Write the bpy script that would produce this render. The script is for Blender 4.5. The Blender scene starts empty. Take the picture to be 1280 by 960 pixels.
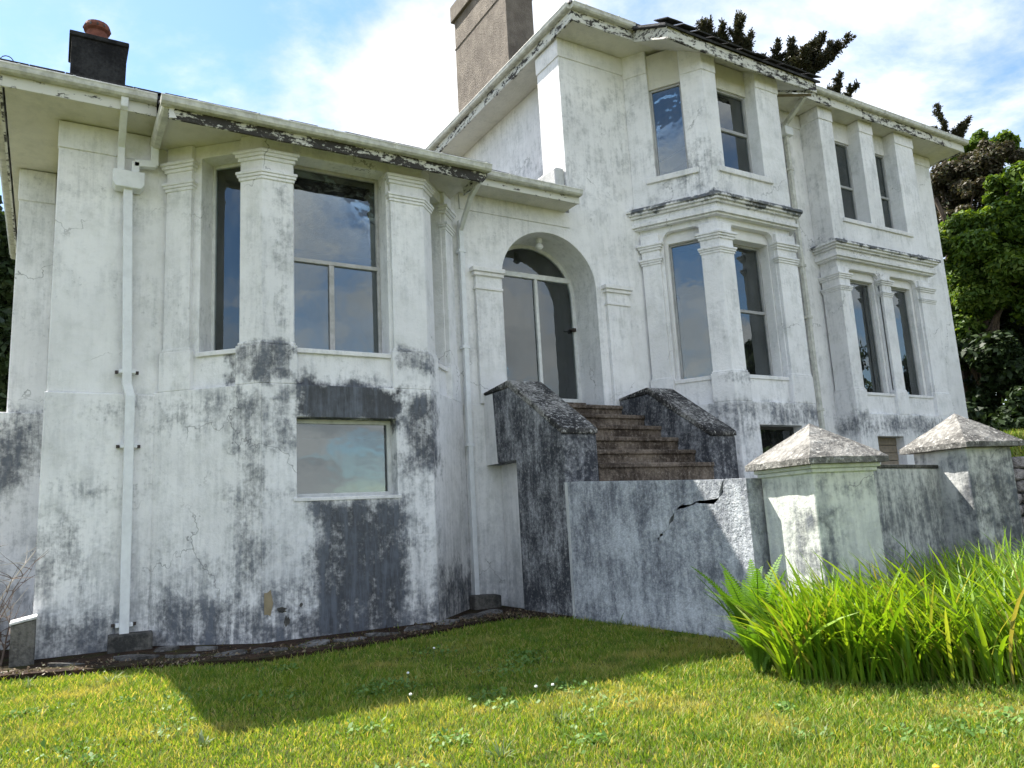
import bpy, bmesh, math, random
import numpy as np
from mathutils import Vector, Matrix

random.seed(7)
RNG = np.random.default_rng(11)
SC = bpy.context.scene
COL = SC.collection
S = 0.6          # working units -> metres (stair riser 0.3 units = 0.18 m)
EYE = 1.65       # camera height in working units

# ------------------------------------------------------------------ camera
F_PX = 970.0
YAW, PITCH, ROLL = [math.radians(a) for a in (31.1, 10.05, -3.14)]
fw = Vector((math.sin(YAW)*math.cos(PITCH), math.cos(YAW)*math.cos(PITCH), math.sin(PITCH)))
r0 = Vector((math.cos(YAW), -math.sin(YAW), 0))
u0 = r0.cross(fw)
rt = math.cos(ROLL)*r0 + math.sin(ROLL)*u0
up = -math.sin(ROLL)*r0 + math.cos(ROLL)*u0
cam = bpy.data.cameras.new('camera')
cam.sensor_width = 36.0
cam.lens = F_PX/1280*36.0
cam.clip_start = 0.05
cam.clip_end = 3000
camo = bpy.data.objects.new('camera', cam)
COL.objects.link(camo)
M = Matrix.Identity(4)
for i in range(3):
    M[i][0], M[i][1], M[i][2] = rt[i], up[i], -fw[i]
M.translation = Vector((0, 0, EYE*S))
camo.matrix_world = M
SC.camera = camo

# ------------------------------------------------------------------ world
SUNV = Vector((-2.38, 5.66, 8.85)).normalized()
SUN_EL = math.asin(SUNV.z)
SUN_AZ = math.atan2(SUNV.x, SUNV.y)
w = bpy.data.worlds.new('World'); SC.world = w; w.use_nodes = True
nt = w.node_tree; nn = nt.nodes; lk = nt.links
bg = nn['Background']
sky = nn.new('ShaderNodeTexSky'); sky.sky_type = 'NISHITA'; sky.sun_disc = False
sky.sun_elevation = SUN_EL; sky.sun_rotation = SUN_AZ; sky.air_density = 1.0; sky.dust_density = 0.25; sky.ozone_density = 1.6
tc = nn.new('ShaderNodeTexCoord')
sep = nn.new('ShaderNodeSeparateXYZ'); lk.new(tc.outputs['Generated'], sep.inputs[0])
zz = nn.new('ShaderNodeMath'); zz.operation = 'MAXIMUM'; lk.new(sep.outputs[2], zz.inputs[0]); zz.inputs[1].default_value = 0.0
za = nn.new('ShaderNodeMath'); za.operation = 'ADD'; lk.new(zz.outputs[0], za.inputs[0]); za.inputs[1].default_value = 0.16
dv = nn.new('ShaderNodeVectorMath'); dv.operation = 'DIVIDE'; lk.new(tc.outputs['Generated'], dv.inputs[0])
cb = nn.new('ShaderNodeCombineXYZ')
for i in (0, 1): lk.new(za.outputs[0], cb.inputs[i])
cb.inputs[2].default_value = 1.0
lk.new(cb.outputs[0], dv.inputs[1])
flat = nn.new('ShaderNodeVectorMath'); flat.operation = 'MULTIPLY'; lk.new(dv.outputs[0], flat.inputs[0]); flat.inputs[1].default_value = (1, 1, 0)
off = nn.new('ShaderNodeVectorMath'); off.operation = 'ADD'; lk.new(flat.outputs[0], off.inputs[0]); off.inputs[1].default_value = (25.5, 6.05, 0)
cn = nn.new('ShaderNodeTexNoise'); cn.inputs['Scale'].default_value = 1.15; cn.inputs['Detail'].default_value = 9; cn.inputs['Roughness'].default_value = 0.60; cn.inputs['Distortion'].default_value = 0.25
lk.new(off.outputs[0], cn.inputs['Vector'])
cr = nn.new('ShaderNodeMapRange'); cr.interpolation_type = 'SMOOTHSTEP'; lk.new(cn.outputs['Fac'], cr.inputs[0])
cr.inputs[1].default_value = 0.385; cr.inputs[2].default_value = 0.585
cn2 = nn.new('ShaderNodeTexNoise'); cn2.inputs['Scale'].default_value = 2.3; cn2.inputs['Detail'].default_value = 7
lk.new(off.outputs[0], cn2.inputs['Vector'])
ccol = nn.new('ShaderNodeMixRGB'); ccol.inputs[1].default_value = (3.5, 3.7, 3.95, 1); ccol.inputs[2].default_value = (5.3, 5.35, 5.4, 1)
cr2 = nn.new('ShaderNodeMapRange'); lk.new(cn2.outputs['Fac'], cr2.inputs[0]); cr2.inputs[1].default_value = 0.35; cr2.inputs[2].default_value = 0.6
lk.new(cr2.outputs[0], ccol.inputs[0])
hs = nn.new('ShaderNodeHueSaturation'); hs.inputs['Saturation'].default_value = 1.12; lk.new(sky.outputs[0], hs.inputs['Color'])
mx = nn.new('ShaderNodeMixRGB'); lk.new(cr.outputs[0], mx.inputs[0]); lk.new(hs.outputs[0], mx.inputs[1]); lk.new(ccol.outputs[0], mx.inputs[2])
lk.new(mx.outputs[0], bg.inputs[0]); bg.inputs[1].default_value = 0.09

sun = bpy.data.lights.new('sun', 'SUN'); sun.energy = 4.6; sun.angle = math.radians(0.5); sun.color = (1.0, 0.95, 0.86)
suno = bpy.data.objects.new('sun', sun); COL.objects.link(suno)
suno.rotation_euler = SUNV.to_track_quat('Z', 'Y').to_euler(); suno.location = SUNV*60

vs = SC.view_settings
vs.view_transform = 'Standard'; vs.look = 'None'; vs.gamma = 1.0; vs.exposure = 1.66; vs.use_curve_mapping = False
SC.render.engine = 'CYCLES'
SC.cycles.use_denoising = True
SC.cycles.adaptive_threshold = 0.02
SC.cycles.max_bounces = 6; SC.cycles.diffuse_bounces = 3; SC.cycles.glossy_bounces = 3; SC.cycles.transmission_bounces = 4; SC.cycles.transparent_max_bounces = 10

# ------------------------------------------------------------------ node helpers
class N:
    def __init__(s, mat):
        mat.use_nodes = True
        s.t = mat.node_tree; s.t.nodes.clear()
        s.out = s.n('ShaderNodeOutputMaterial')
    def n(s, typ, **k):
        x = s.t.nodes.new(typ)
        for a, b in k.items(): setattr(x, a, b)
        return x
    def put(s, sock, v):
        if v is None: return
        if hasattr(v, 'is_output') or isinstance(v, bpy.types.NodeSocket): s.t.links.new(v, sock)
        else:
            if isinstance(v, (tuple, list)) and len(v) == 3 and len(sock.default_value) == 4: v = (*v, 1)
            sock.default_value = v
    def math(s, op, a, b=None, c=None, clamp=False):
        x = s.n('ShaderNodeMath', operation=op, use_clamp=clamp)
        for i, v in enumerate((a, b, c)): s.put(x.inputs[i], v)
        return x.outputs[0]
    def vm(s, op, a, b=None):
        x = s.n('ShaderNodeVectorMath', operation=op)
        s.put(x.inputs[0], a)
        if b is not None: s.put(x.inputs[1], b)
        return x.outputs[0]
    def noise(s, vec, scale, detail=4, rough=0.5, dist=0.0, color=False):
        x = s.n('ShaderNodeTexNoise'); s.put(x.inputs['Vector'], vec)
        x.inputs['Scale'].default_value = scale; x.inputs['Detail'].default_value = detail
        x.inputs['Roughness'].default_value = rough; x.inputs['Distortion'].default_value = dist
        return x.outputs['Color' if color else 'Fac']
    def ss(s, v, a, b, lo=0.0, hi=1.0):
        x = s.n('ShaderNodeMapRange', interpolation_type='SMOOTHSTEP')
        s.put(x.inputs[0], v); x.inputs[1].default_value = a; x.inputs[2].default_value = b
        x.inputs[3].default_value = lo; x.inputs[4].default_value = hi
        return x.outputs[0]
    def mix(s, f, a, b, mode='MIX'):
        x = s.n('ShaderNodeMixRGB', blend_type=mode)
        s.put(x.inputs[0], f); s.put(x.inputs[1], a); s.put(x.inputs[2], b)
        return x.outputs[0]
    def obj(s): return s.n('ShaderNodeTexCoord').outputs['Object']
    def rnd(s): return s.n('ShaderNodeNewGeometry').outputs['Random Per Island']
    def orand(s): return s.n('ShaderNodeObjectInfo').outputs['Random']
    def bump(s, h, strength=0.3, dist=0.02):
        x = s.n('ShaderNodeBump'); x.inputs['Strength'].default_value = strength; x.inputs['Distance'].default_value = dist
        s.put(x.inputs['Height'], h); return x.outputs[0]
    def bsdf(s, col, rough=0.8, normal=None, spec=0.3, metal=0.0):
        x = s.n('ShaderNodeBsdfPrincipled')
        s.put(x.inputs['Base Color'], col); s.put(x.inputs['Roughness'], rough)
        x.inputs['Specular IOR Level'].default_value = spec; x.inputs['Metallic'].default_value = metal
        if normal is not None: s.put(x.inputs['Normal'], normal)
        return x.outputs[0]
    def done(s, sh): s.t.links.new(sh, s.out.inputs[0])

def newmat(name):
    m = bpy.data.materials.new(name); return m, N(m)

# stain box: soft 3D box in the house's own coordinates, used for mould and run-off marks
def make_group():
    g = bpy.data.node_groups.new('stain_box', 'ShaderNodeTree')
    I = g.interface
    I.new_socket('P', in_out='INPUT', socket_type='NodeSocketVector')
    I.new_socket('C', in_out='INPUT', socket_type='NodeSocketVector')
    I.new_socket('H', in_out='INPUT', socket_type='NodeSocketVector')
    I.new_socket('Soft', in_out='INPUT', socket_type='NodeSocketFloat')
    I.new_socket('Strength', in_out='INPUT', socket_type='NodeSocketFloat')
    I.new_socket('Prev', in_out='INPUT', socket_type='NodeSocketFloat')
    I.new_socket('Out', in_out='OUTPUT', socket_type='NodeSocketFloat')
    gi = g.nodes.new('NodeGroupInput'); go = g.nodes.new('NodeGroupOutput'); L = g.links
    def vm(op): x = g.nodes.new('ShaderNodeVectorMath'); x.operation = op; return x
    def mm(op): x = g.nodes.new('ShaderNodeMath'); x.operation = op; return x
    a = vm('SUBTRACT'); L.new(gi.outputs[0], a.inputs[0]); L.new(gi.outputs[1], a.inputs[1])
    b = vm('ABSOLUTE'); L.new(a.outputs[0], b.inputs[0])
    c = vm('SUBTRACT'); L.new(gi.outputs[2], c.inputs[0]); L.new(b.outputs[0], c.inputs[1])
    sx = g.nodes.new('ShaderNodeSeparateXYZ'); L.new(c.outputs[0], sx.inputs[0])
    m1 = mm('MINIMUM'); L.new(sx.outputs[0], m1.inputs[0]); L.new(sx.outputs[1], m1.inputs[1])
    m2 = mm('MINIMUM'); L.new(m1.outputs[0], m2.inputs[0]); L.new(sx.outputs[2], m2.inputs[1])
    d = mm('DIVIDE'); L.new(m2.outputs[0], d.inputs[0]); L.new(gi.outputs[3], d.inputs[1])
    e = mm('ADD'); L.new(d.outputs[0], e.inputs[0]); e.inputs[1].default_value = 0.5; e.use_clamp = True
    f = mm('MULTIPLY'); L.new(e.outputs[0], f.inputs[0]); L.new(gi.outputs[4], f.inputs[1])
    h = mm('MAXIMUM'); L.new(f.outputs[0], h.inputs[0]); L.new(gi.outputs[5], h.inputs[1])
    L.new(h.outputs[0], go.inputs[0])
    return g
STAIN = make_group()

def plaster(name, stains=(), base=(0.885, 0.88, 0.885), grime=0.46, cracks=True, dark=(0.025, 0.028, 0.034)):
    m, n = newmat(name)
    P = n.obj()
    wob = n.vm('MULTIPLY', n.vm('SUBTRACT', n.noise(P, 1.6, 4, 0.65, color=True), (0.5, 0.5, 0.5)), (0.9, 0.9, 0.7))
    P2 = n.vm('ADD', P, wob)
    big = n.noise(P, 0.55, 3, 0.6)
    mid = n.noise(P, 2.4, 5, 0.68)
    fine = n.noise(P, 13.0, 4, 0.72)
    st = n.noise(n.vm('MULTIPLY', P, (9.0, 9.0, 0.9)), 1.0, 4, 0.7)
    col = n.mix(n.ss(big, 0.35, 0.7), base, tuple(c*0.86 for c in base))
    col = n.mix(n.ss(mid, 0.45, 0.72, 0, 0.5), col, (base[0]*0.74, base[1]*0.75, base[2]*0.72))
    g = n.math('ADD', n.math('MULTIPLY', st, 0.45), n.math('ADD', n.math('MULTIPLY', fine, 0.3), n.math('MULTIPLY', mid, 0.25)))
    zone = n.ss(n.noise(P, 0.9, 3, 0.6), 0.42, 0.60, 0.25, 1.0)
    sxyz = n.n('ShaderNodeSeparateXYZ'); n.put(sxyz.inputs[0], P2)
    low = n.ss(sxyz.outputs[2], 3.9, 4.15, 1.0, 0.0)
    zone = n.math('MAXIMUM', zone, n.math('MULTIPLY', low, 0.62))
    film = n.math('MULTIPLY', n.math('MULTIPLY', n.ss(g, 0.42, 0.64), zone), grime)
    col = n.mix(n.math('MULTIPLY', film, 1.0), col, (0.36, 0.375, 0.39))
    foot = n.math('MULTIPLY', n.ss(sxyz.outputs[2], -0.2, 2.4, 0.65, 0.0), n.ss(g, 0.36, 0.60))
    col = n.mix(foot, col, (0.27, 0.285, 0.31))
    col = n.mix(n.math('MULTIPLY', n.ss(fine, 0.60, 0.72, 0, 0.6*grime), zone), col, (0.17, 0.17, 0.17))
    if cracks:
        v = n.n('ShaderNodeTexVoronoi', feature='DISTANCE_TO_EDGE'); v.inputs['Scale'].default_value = 0.42
        n.put(v.inputs['Vector'], n.vm('ADD', P, n.vm('MULTIPLY', n.vm('SUBTRACT', n.noise(P, 3.0, 3, 0.6, color=True), (0.5,)*3), (0.6, 0.6, 0.6))))
        ck = n.math('MULTIPLY', n.ss(v.outputs['Distance'], 0.0015, 0.0055, 1, 0), n.ss(n.noise(P, 0.8, 2), 0.50, 0.62))
        col = n.mix(n.math('MULTIPLY', ck, 0.6), col, (0.16, 0.16, 0.16))
    prev = 0.0
    for (x0, x1, y0, y1, z0, z1, soft, stg) in stains:
        gn = n.n('ShaderNodeGroup'); gn.node_tree = STAIN
        n.put(gn.inputs[0], P2)
        gn.inputs[1].default_value = ((x0+x1)/2, (y0+y1)/2, (z0+z1)/2)
        gn.inputs[2].default_value = ((x1-x0)/2, (y1-y0)/2, (z1-z0)/2)
        gn.inputs[3].default_value = soft*1.35; gn.inputs[4].default_value = stg
        n.put(gn.inputs[5], prev); prev = gn.outputs[0]
    rough = 0.88
    if stains:
        tot = n.math('ADD', prev, n.math('ADD', n.math('MULTIPLY', n.math('SUBTRACT', st, 0.5), 1.25),
                     n.math('ADD', n.math('MULTIPLY', n.math('SUBTRACT', fine, 0.5), 0.9), n.math('MULTIPLY', n.math('SUBTRACT', mid, 0.5), 1.7))))
        mk = n.math('MULTIPLY', n.ss(tot, 0.12, 1.12), n.ss(prev, 0.02, 0.45))
        tone = n.math('ADD', n.math('MULTIPLY', st, 0.6), n.math('MULTIPLY', mid, 0.4))
        dk = n.mix(n.ss(tone, 0.40, 0.66), dark, tuple(c*5.0 for c in dark))
        col = n.mix(n.math('MULTIPLY', mk, 0.94), col, dk)
    h = n.math('ADD', n.math('MULTIPLY', fine, 0.5), n.math('ADD', n.math('MULTIPLY', mid, 0.7), n.math('MULTIPLY', st, 0.2)))
    n.done(n.bsdf(col, rough, n.bump(h, 0.45, 0.035), 0.25))
    return m

BIG = 50
left_stains = [
    (3.45, 5.25, 12.2, 12.75, 3.45, 4.10, 0.2, 1.4),
    (5.28, 6.0, 12.2, 12.9, 2.55, 4.05, 0.34, 0.98),
    (3.66, 5.30, 12.2, 12.75, -0.3, 2.24, 0.34, 1.12),
    (2.35, 3.45, 11.9, 13.1, 4.10, 4.74, 0.12, 0.82),
    (5.2, 6.0, 11.9, 12.7, 4.35, 4.78, 0.16, 0.62),
    (2.45, 2.98, 12.2, 13.0, 0.0, 4.05, 0.35, 0.62),
    (1.4, 3.6, 12.2, 13.9, -0.2, 0.85, 0.45, 0.80),
    (3.0, 5.9, 12.2, 12.8, -0.2, 0.60, 0.40, 0.62),
    (5.75, 7.5, 12.4, 14.2, -0.2, 0.95, 0.55, 0.85),
    (-0.2, 0.50, 13.5, 14.0, 0.9, 2.05, 0.55, 0.66),
    (-0.2, 1.05, 13.5, 14.0, -0.2, 0.65, 0.40, 0.80),
    (-0.2, 1.3, 13.5, 14.0, 2.45, 2.62, 0.25, 0.52),
    (2.95, 3.42, 12.2, 12.75, 4.9, 7.7, 0.4, 0.42),
    (-3.0, 0.0, 15.4, 16.3, 2.6, 4.05, 0.5, 0.72),
    (-3.0, 0.0, 15.4, 16.3, -0.2, 2.6, 0.9, 0.36),
    (3.3, 5.2, 12.2, 12.9, 4.02, 4.4, 0.3, 0.42),
    (1.4, 2.9, 12.4, 14.0, 3.2, 4.06, 0.4, 0.40),
    (2.9, 3.5, 12.2, 12.75, 2.9, 4.06, 0.4, 0.55),
    (1.4, 6.0, 12.2, 13.9, -0.3, 1.7, 0.9, 0.34),
    (3.3, 5.3, 12.2, 12.8, -0.3, 0.5, 0.25, 0.9),
    (2.6, 3.5, 12.2, 12.8, 2.0, 2.4, 0.3, 0.40),
    (0.5, 1.45, 13.5, 14.0, 3.6, 4.05, 0.3, 0.42),
    (5.15, 5.95, 12.2, 12.8, 0.9, 2.6, 0.6, 0.42),
]
right_stains = [
    (12.0, 14.4, 11.9, 13.6, 3.2, 4.06, 0.35, 0.55),
    (14.2, 16.2, 11.9, 12.6, 3.5, 4.06, 0.25, 0.68),
    (18.6, 25.6, 12.9, 13.95, 3.45, 4.06, 0.3, 0.66),
    (11.9, 17.0, 11.6, 13.9, 8.86, 9.02, 0.06, 0.95),
    (18.5, 23.7, 12.7, 13.9, 8.88, 9.03, 0.06, 1.0),
    (10.0, 12.1, 13.6, 14.0, 9.2, 12.4, 1.0, 0.40),
    (12.3, 14.0, 12.0, 13.6, 8.95, 10.4, 0.5, 0.42),
    (12.9, 14.0, 12.0, 12.8, 4.4, 4.8, 0.15, 0.40),
    (16.5, 19.0, 13.0, 14.0, 4.0, 12.5, 1.2, 0.30),
    (12.0, 17.0, 11.9, 13.9, 0.0, 3.0, 0.8, 0.55),
    (10.6, 11.1, 14.3, 17.5, 9.5, 11.4, 0.8, 0.45),
]
M_LEFT = plaster('plaster_left', left_stains)
M_RIGHT = plaster('plaster_right', right_stains, grime=0.44)
M_CLEAN = plaster('plaster_clean', (), base=(0.87, 0.86, 0.855), grime=0.4, cracks=False)
M_SOFFIT = plaster('soffit_boarding', (), base=(0.72, 0.70, 0.62), grime=0.25, cracks=False)

def weathered(name, light, darkc, thr=(0.42, 0.62), streak=1.0, grain=1.0, spk=0.0, sf=(10, 1.0)):
    m, n = newmat(name); P = n.obj()
    st = n.noise(n.vm('MULTIPLY', P, (sf[0], sf[0], sf[1])), 1.0, 4, 0.72)
    fine = n.noise(P, 16, 4, 0.75); mid = n.noise(P, 1.3, 4, 0.65)
    t = n.math('ADD', n.math('MULTIPLY', st, 0.5*streak), n.math('ADD', n.math('MULTIPLY', fine, 0.3*grain), n.math('MULTIPLY', mid, 1.0-0.5*streak-0.3*grain)))
    col = n.mix(n.ss(t, thr[0], thr[1]), darkc, light)
    if spk:
        col = n.mix(n.math('MULTIPLY', n.ss(fine, 0.56, 0.66), spk), col, (0.62, 0.61, 0.57))
    h = n.math('ADD', fine, n.math('MULTIPLY', mid, 0.6))
    n.done(n.bsdf(col, 0.92, n.bump(h, 0.6, 0.04), 0.2))
    return m
M_FLANK = weathered('blackened_render', (0.50, 0.51, 0.53), (0.05, 0.053, 0.062), (0.42, 0.70), 0.6, 1.1, 0.2, (6, 0.9))
M_TERR = weathered('streaked_render', (0.64, 0.67, 0.71), (0.12, 0.13, 0.155), (0.36, 0.66), 0.62, 1.0, 0.25, (5, 0.75))
M_CAP = weathered('lichened_coping', (0.30, 0.29, 0.27), (0.035, 0.034, 0.034), (0.45, 0.60), 0.15, 1.4, 0.75)
M_PCAP = weathered('lichened_stone', (0.28, 0.272, 0.255), (0.075, 0.072, 0.068), (0.40, 0.62), 0.1, 1.2, 0.5)
M_STEP = weathered('mossy_stone', (0.24, 0.195, 0.155), (0.055, 0.042, 0.033), (0.40, 0.62), 0.3, 1.2, 0.12)
M_CHIM = weathered('brown_render', (0.25, 0.215, 0.18), (0.12, 0.10, 0.083), (0.36, 0.66), 0.7, 0.5, 0.0, (1.8, 0.4))
M_CHIMD = weathered('sooty_render', (0.045, 0.045, 0.045), (0.012, 0.012, 0.013), (0.4, 0.62), 0.3, 1.0)
M_CONC = weathered('old_concrete', (0.20, 0.19, 0.17), (0.045, 0.045, 0.043), (0.4, 0.62), 0.3, 1.0)
M_SLATE = weathered('slate', (0.10, 0.10, 0.11), (0.03, 0.03, 0.035), (0.4, 0.6), 0.3, 1.0)
M_SLAB = weathered('slate_slab', (0.24, 0.235, 0.23), (0.045, 0.042, 0.038), (0.40, 0.62), 0.1, 1.2)
pier_stains1 = [(7.5, 8.9, 5.7, 7.0, 1.75, 2.05, 0.25, 0.55), (7.6, 9.0, 5.6, 7.2, 0, 0.9, 0.6, 0.5), (7.6, 8.0, 5.8, 6.5, 0.2, 1.6, 0.3, 0.75)]
pier_stains2 = [(11.3, 12.75, 5.9, 6.52, -0.2, 2.05, 0.5, 0.95), (12.2, 12.7, 5.9, 6.6, 1.2, 2.4, 0.4, 0.8), (8.6, 11.8, 6.0, 7.2, -0.2, 2.3, 0.9, 0.62), (11.6, 13.0, 6.0, 6.6, 0, 2.3, 0.4, 0.72), (11.6, 12.6, 6.2, 7.5, 0.0, 1.3, 0.6, 0.6), (11.5, 13, 6, 7.6, 2.0, 2.4, 0.2, 0.5)]
M_PIER1 = plaster('pier_render', pier_stains1, base=(0.68, 0.70, 0.645), grime=0.65)
M_PIER2 = plaster('pier_render_dark', pier_stains2, base=(0.60, 0.605, 0.59), grime=0.9, dark=(0.020, 0.022, 0.026))

def peel(name, thr, paint=(0.66, 0.655, 0.60), under=(0.028, 0.026, 0.024)):
    m, n = newmat(name); P = n.obj()
    t = n.math('ADD', n.math('MULTIPLY', n.noise(n.vm('MULTIPLY', P, (1.2, 1.2, 3.2)), 3.2, 5, 0.68), 0.7), n.math('MULTIPLY', n.noise(P, 17, 5, 0.7), 0.3))
    k = n.ss(t, thr-0.03, thr+0.03)
    col = n.mix(k, paint, n.mix(n.noise(P, 9, 4), under, tuple(c*2.6 for c in under)))
    n.done(n.bsdf(col, 0.75, n.bump(n.math('MULTIPLY', k, -1.0), 0.5, 0.02), 0.25))
    return m
M_FBLACK = peel('peeled_black_fascia', 0.465)
M_FMIX = peel('peeling_fascia', 0.528)
M_FWHITE = peel('flaking_white_fascia', 0.60)

def simple(name, col, rough=0.5, var=0.15, spec=0.4, bump=0.1, scale=6):
    m, n = newmat(name); P = n.obj()
    a = n.noise(P, scale, 6, 0.65)
    c = n.mix(n.ss(a, 0.35, 0.7), col, tuple(x*(1-var) for x in col))
    n.done(n.bsdf(c, rough, n.bump(a, bump, 0.01), spec)); return m
M_GUT = simple('old_upvc_gutter', (0.66, 0.66, 0.60), 0.5, 0.35, 0.35)
M_PIPE = simple('white_upvc_pipe', (0.80, 0.82, 0.84), 0.4, 0.12, 0.4)
M_FRAME = simple('painted_frame', (0.74, 0.75, 0.74), 0.5, 0.2, 0.4)
M_ALU = simple('grey_frame', (0.40, 0.40, 0.40), 0.45, 0.2, 0.5)
M_GREYW = simple('weathered_frame', (0.50, 0.49, 0.48), 0.55, 0.3, 0.3)
M_DARKF = simple('dark_frame', (0.05, 0.05, 0.05), 0.4, 0.2)
M_BOARD = simple('brown_boarding', (0.26, 0.22, 0.17), 0.8, 0.3, 0.2, 0.3, 9)
M_TERRA = simple('terracotta', (0.22, 0.085, 0.06), 0.85, 0.4, 0.2, 0.3, 12)
M_METAL = simple('rusty_iron', (0.06, 0.045, 0.04), 0.7, 0.4)
M_CURT = simple('net_curtain', (0.62, 0.62, 0.60), 0.9, 0.1, 0.1)
M_WOODF = simple('floor_wood', (0.10, 0.065, 0.04), 0.6, 0.3)
M_CANE = simple('bent_wood', (0.70, 0.56, 0.38), 0.5, 0.3)
M_BARE = simple('bare_plaster', (0.33, 0.27, 0.17), 0.9, 0.25)
M_ROOM = simple('room_wall', (0.30, 0.29, 0.27), 0.9, 0.1)

def glass(name, tint=(0.72, 0.75, 0.77), ior=2.0):
    m, n = newmat(name); P = n.obj()
    fr = n.n('ShaderNodeFresnel'); fr.inputs[0].default_value = ior
    gl = n.n('ShaderNodeBsdfGlossy'); gl.inputs['Roughness'].default_value = 0.015; gl.inputs[0].default_value = (0.93, 1.0, 1.0, 1)
    b = n.bump(n.noise(P, 1.3, 3), 0.09, 0.03); n.put(gl.inputs['Normal'], b)
    tr = n.n('ShaderNodeBsdfTransparent'); tr.inputs[0].default_value = (*tint, 1)
    df = n.n('ShaderNodeBsdfDiffuse'); df.inputs[0].default_value = (0.30, 0.31, 0.32, 1)
    dirt = n.n('ShaderNodeMixShader'); n.put(dirt.inputs[0], n.ss(n.noise(n.vm('MULTIPLY', P, (3, 3, 0.8)), 1.3, 6, 0.65), 0.45, 0.8, 0.03, 0.16))
    n.t.links.new(tr.outputs[0], dirt.inputs[1]); n.t.links.new(df.outputs[0], dirt.inputs[2])
    mxs = n.n('ShaderNodeMixShader'); n.put(mxs.inputs[0], fr.outputs[0])
    n.t.links.new(dirt.outputs[0], mxs.inputs[1]); n.t.links.new(gl.outputs[0], mxs.inputs[2])
    n.done(mxs.outputs[0]); return m
M_GLASS = glass('window_glass')

def foliage(name, cols, trans=0.35, tcol=None, objrand=False, rough=0.55, pos=None):
    m, n = newmat(name)
    r = n.orand() if objrand else n.rnd()
    ramp = n.n('ShaderNodeValToRGB'); e = ramp.color_ramp.elements
    e[0].position = 0; e[0].color = (*cols[0], 1); e[1].position = 1; e[1].color = (*cols[-1], 1)
    for i, c in enumerate(cols[1:-1], 1):
        q = e.new(i/(len(cols)-1)); q.color = (*c, 1)
    n.put(ramp.inputs[0], r)
    col = ramp.outputs[0]
    if pos:
        P = n.obj()
        col = n.mix(n.ss(n.noise(P, pos[0], 5, 0.6), pos[1], pos[2], 0, pos[3]), col, pos[4])
        if len(pos) > 5: col = n.mix(n.ss(n.noise(P, pos[5], 4, 0.6), pos[6], pos[7], 0, pos[8]), col, pos[9])
    bs = n.bsdf(col, rough, None, 0.3)
    tl = n.n('ShaderNodeBsdfTranslucent')
    n.put(tl.inputs[0], n.mix(1.0, col, tcol or (1.0, 1.0, 0.6), 'MULTIPLY'))
    mm = n.n('ShaderNodeMixShader'); mm.inputs[0].default_value = trans
    n.t.links.new(bs, mm.inputs[1]); n.t.links.new(tl.outputs[0], mm.inputs[2])
    n.done(mm.outputs[0]); return m

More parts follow.
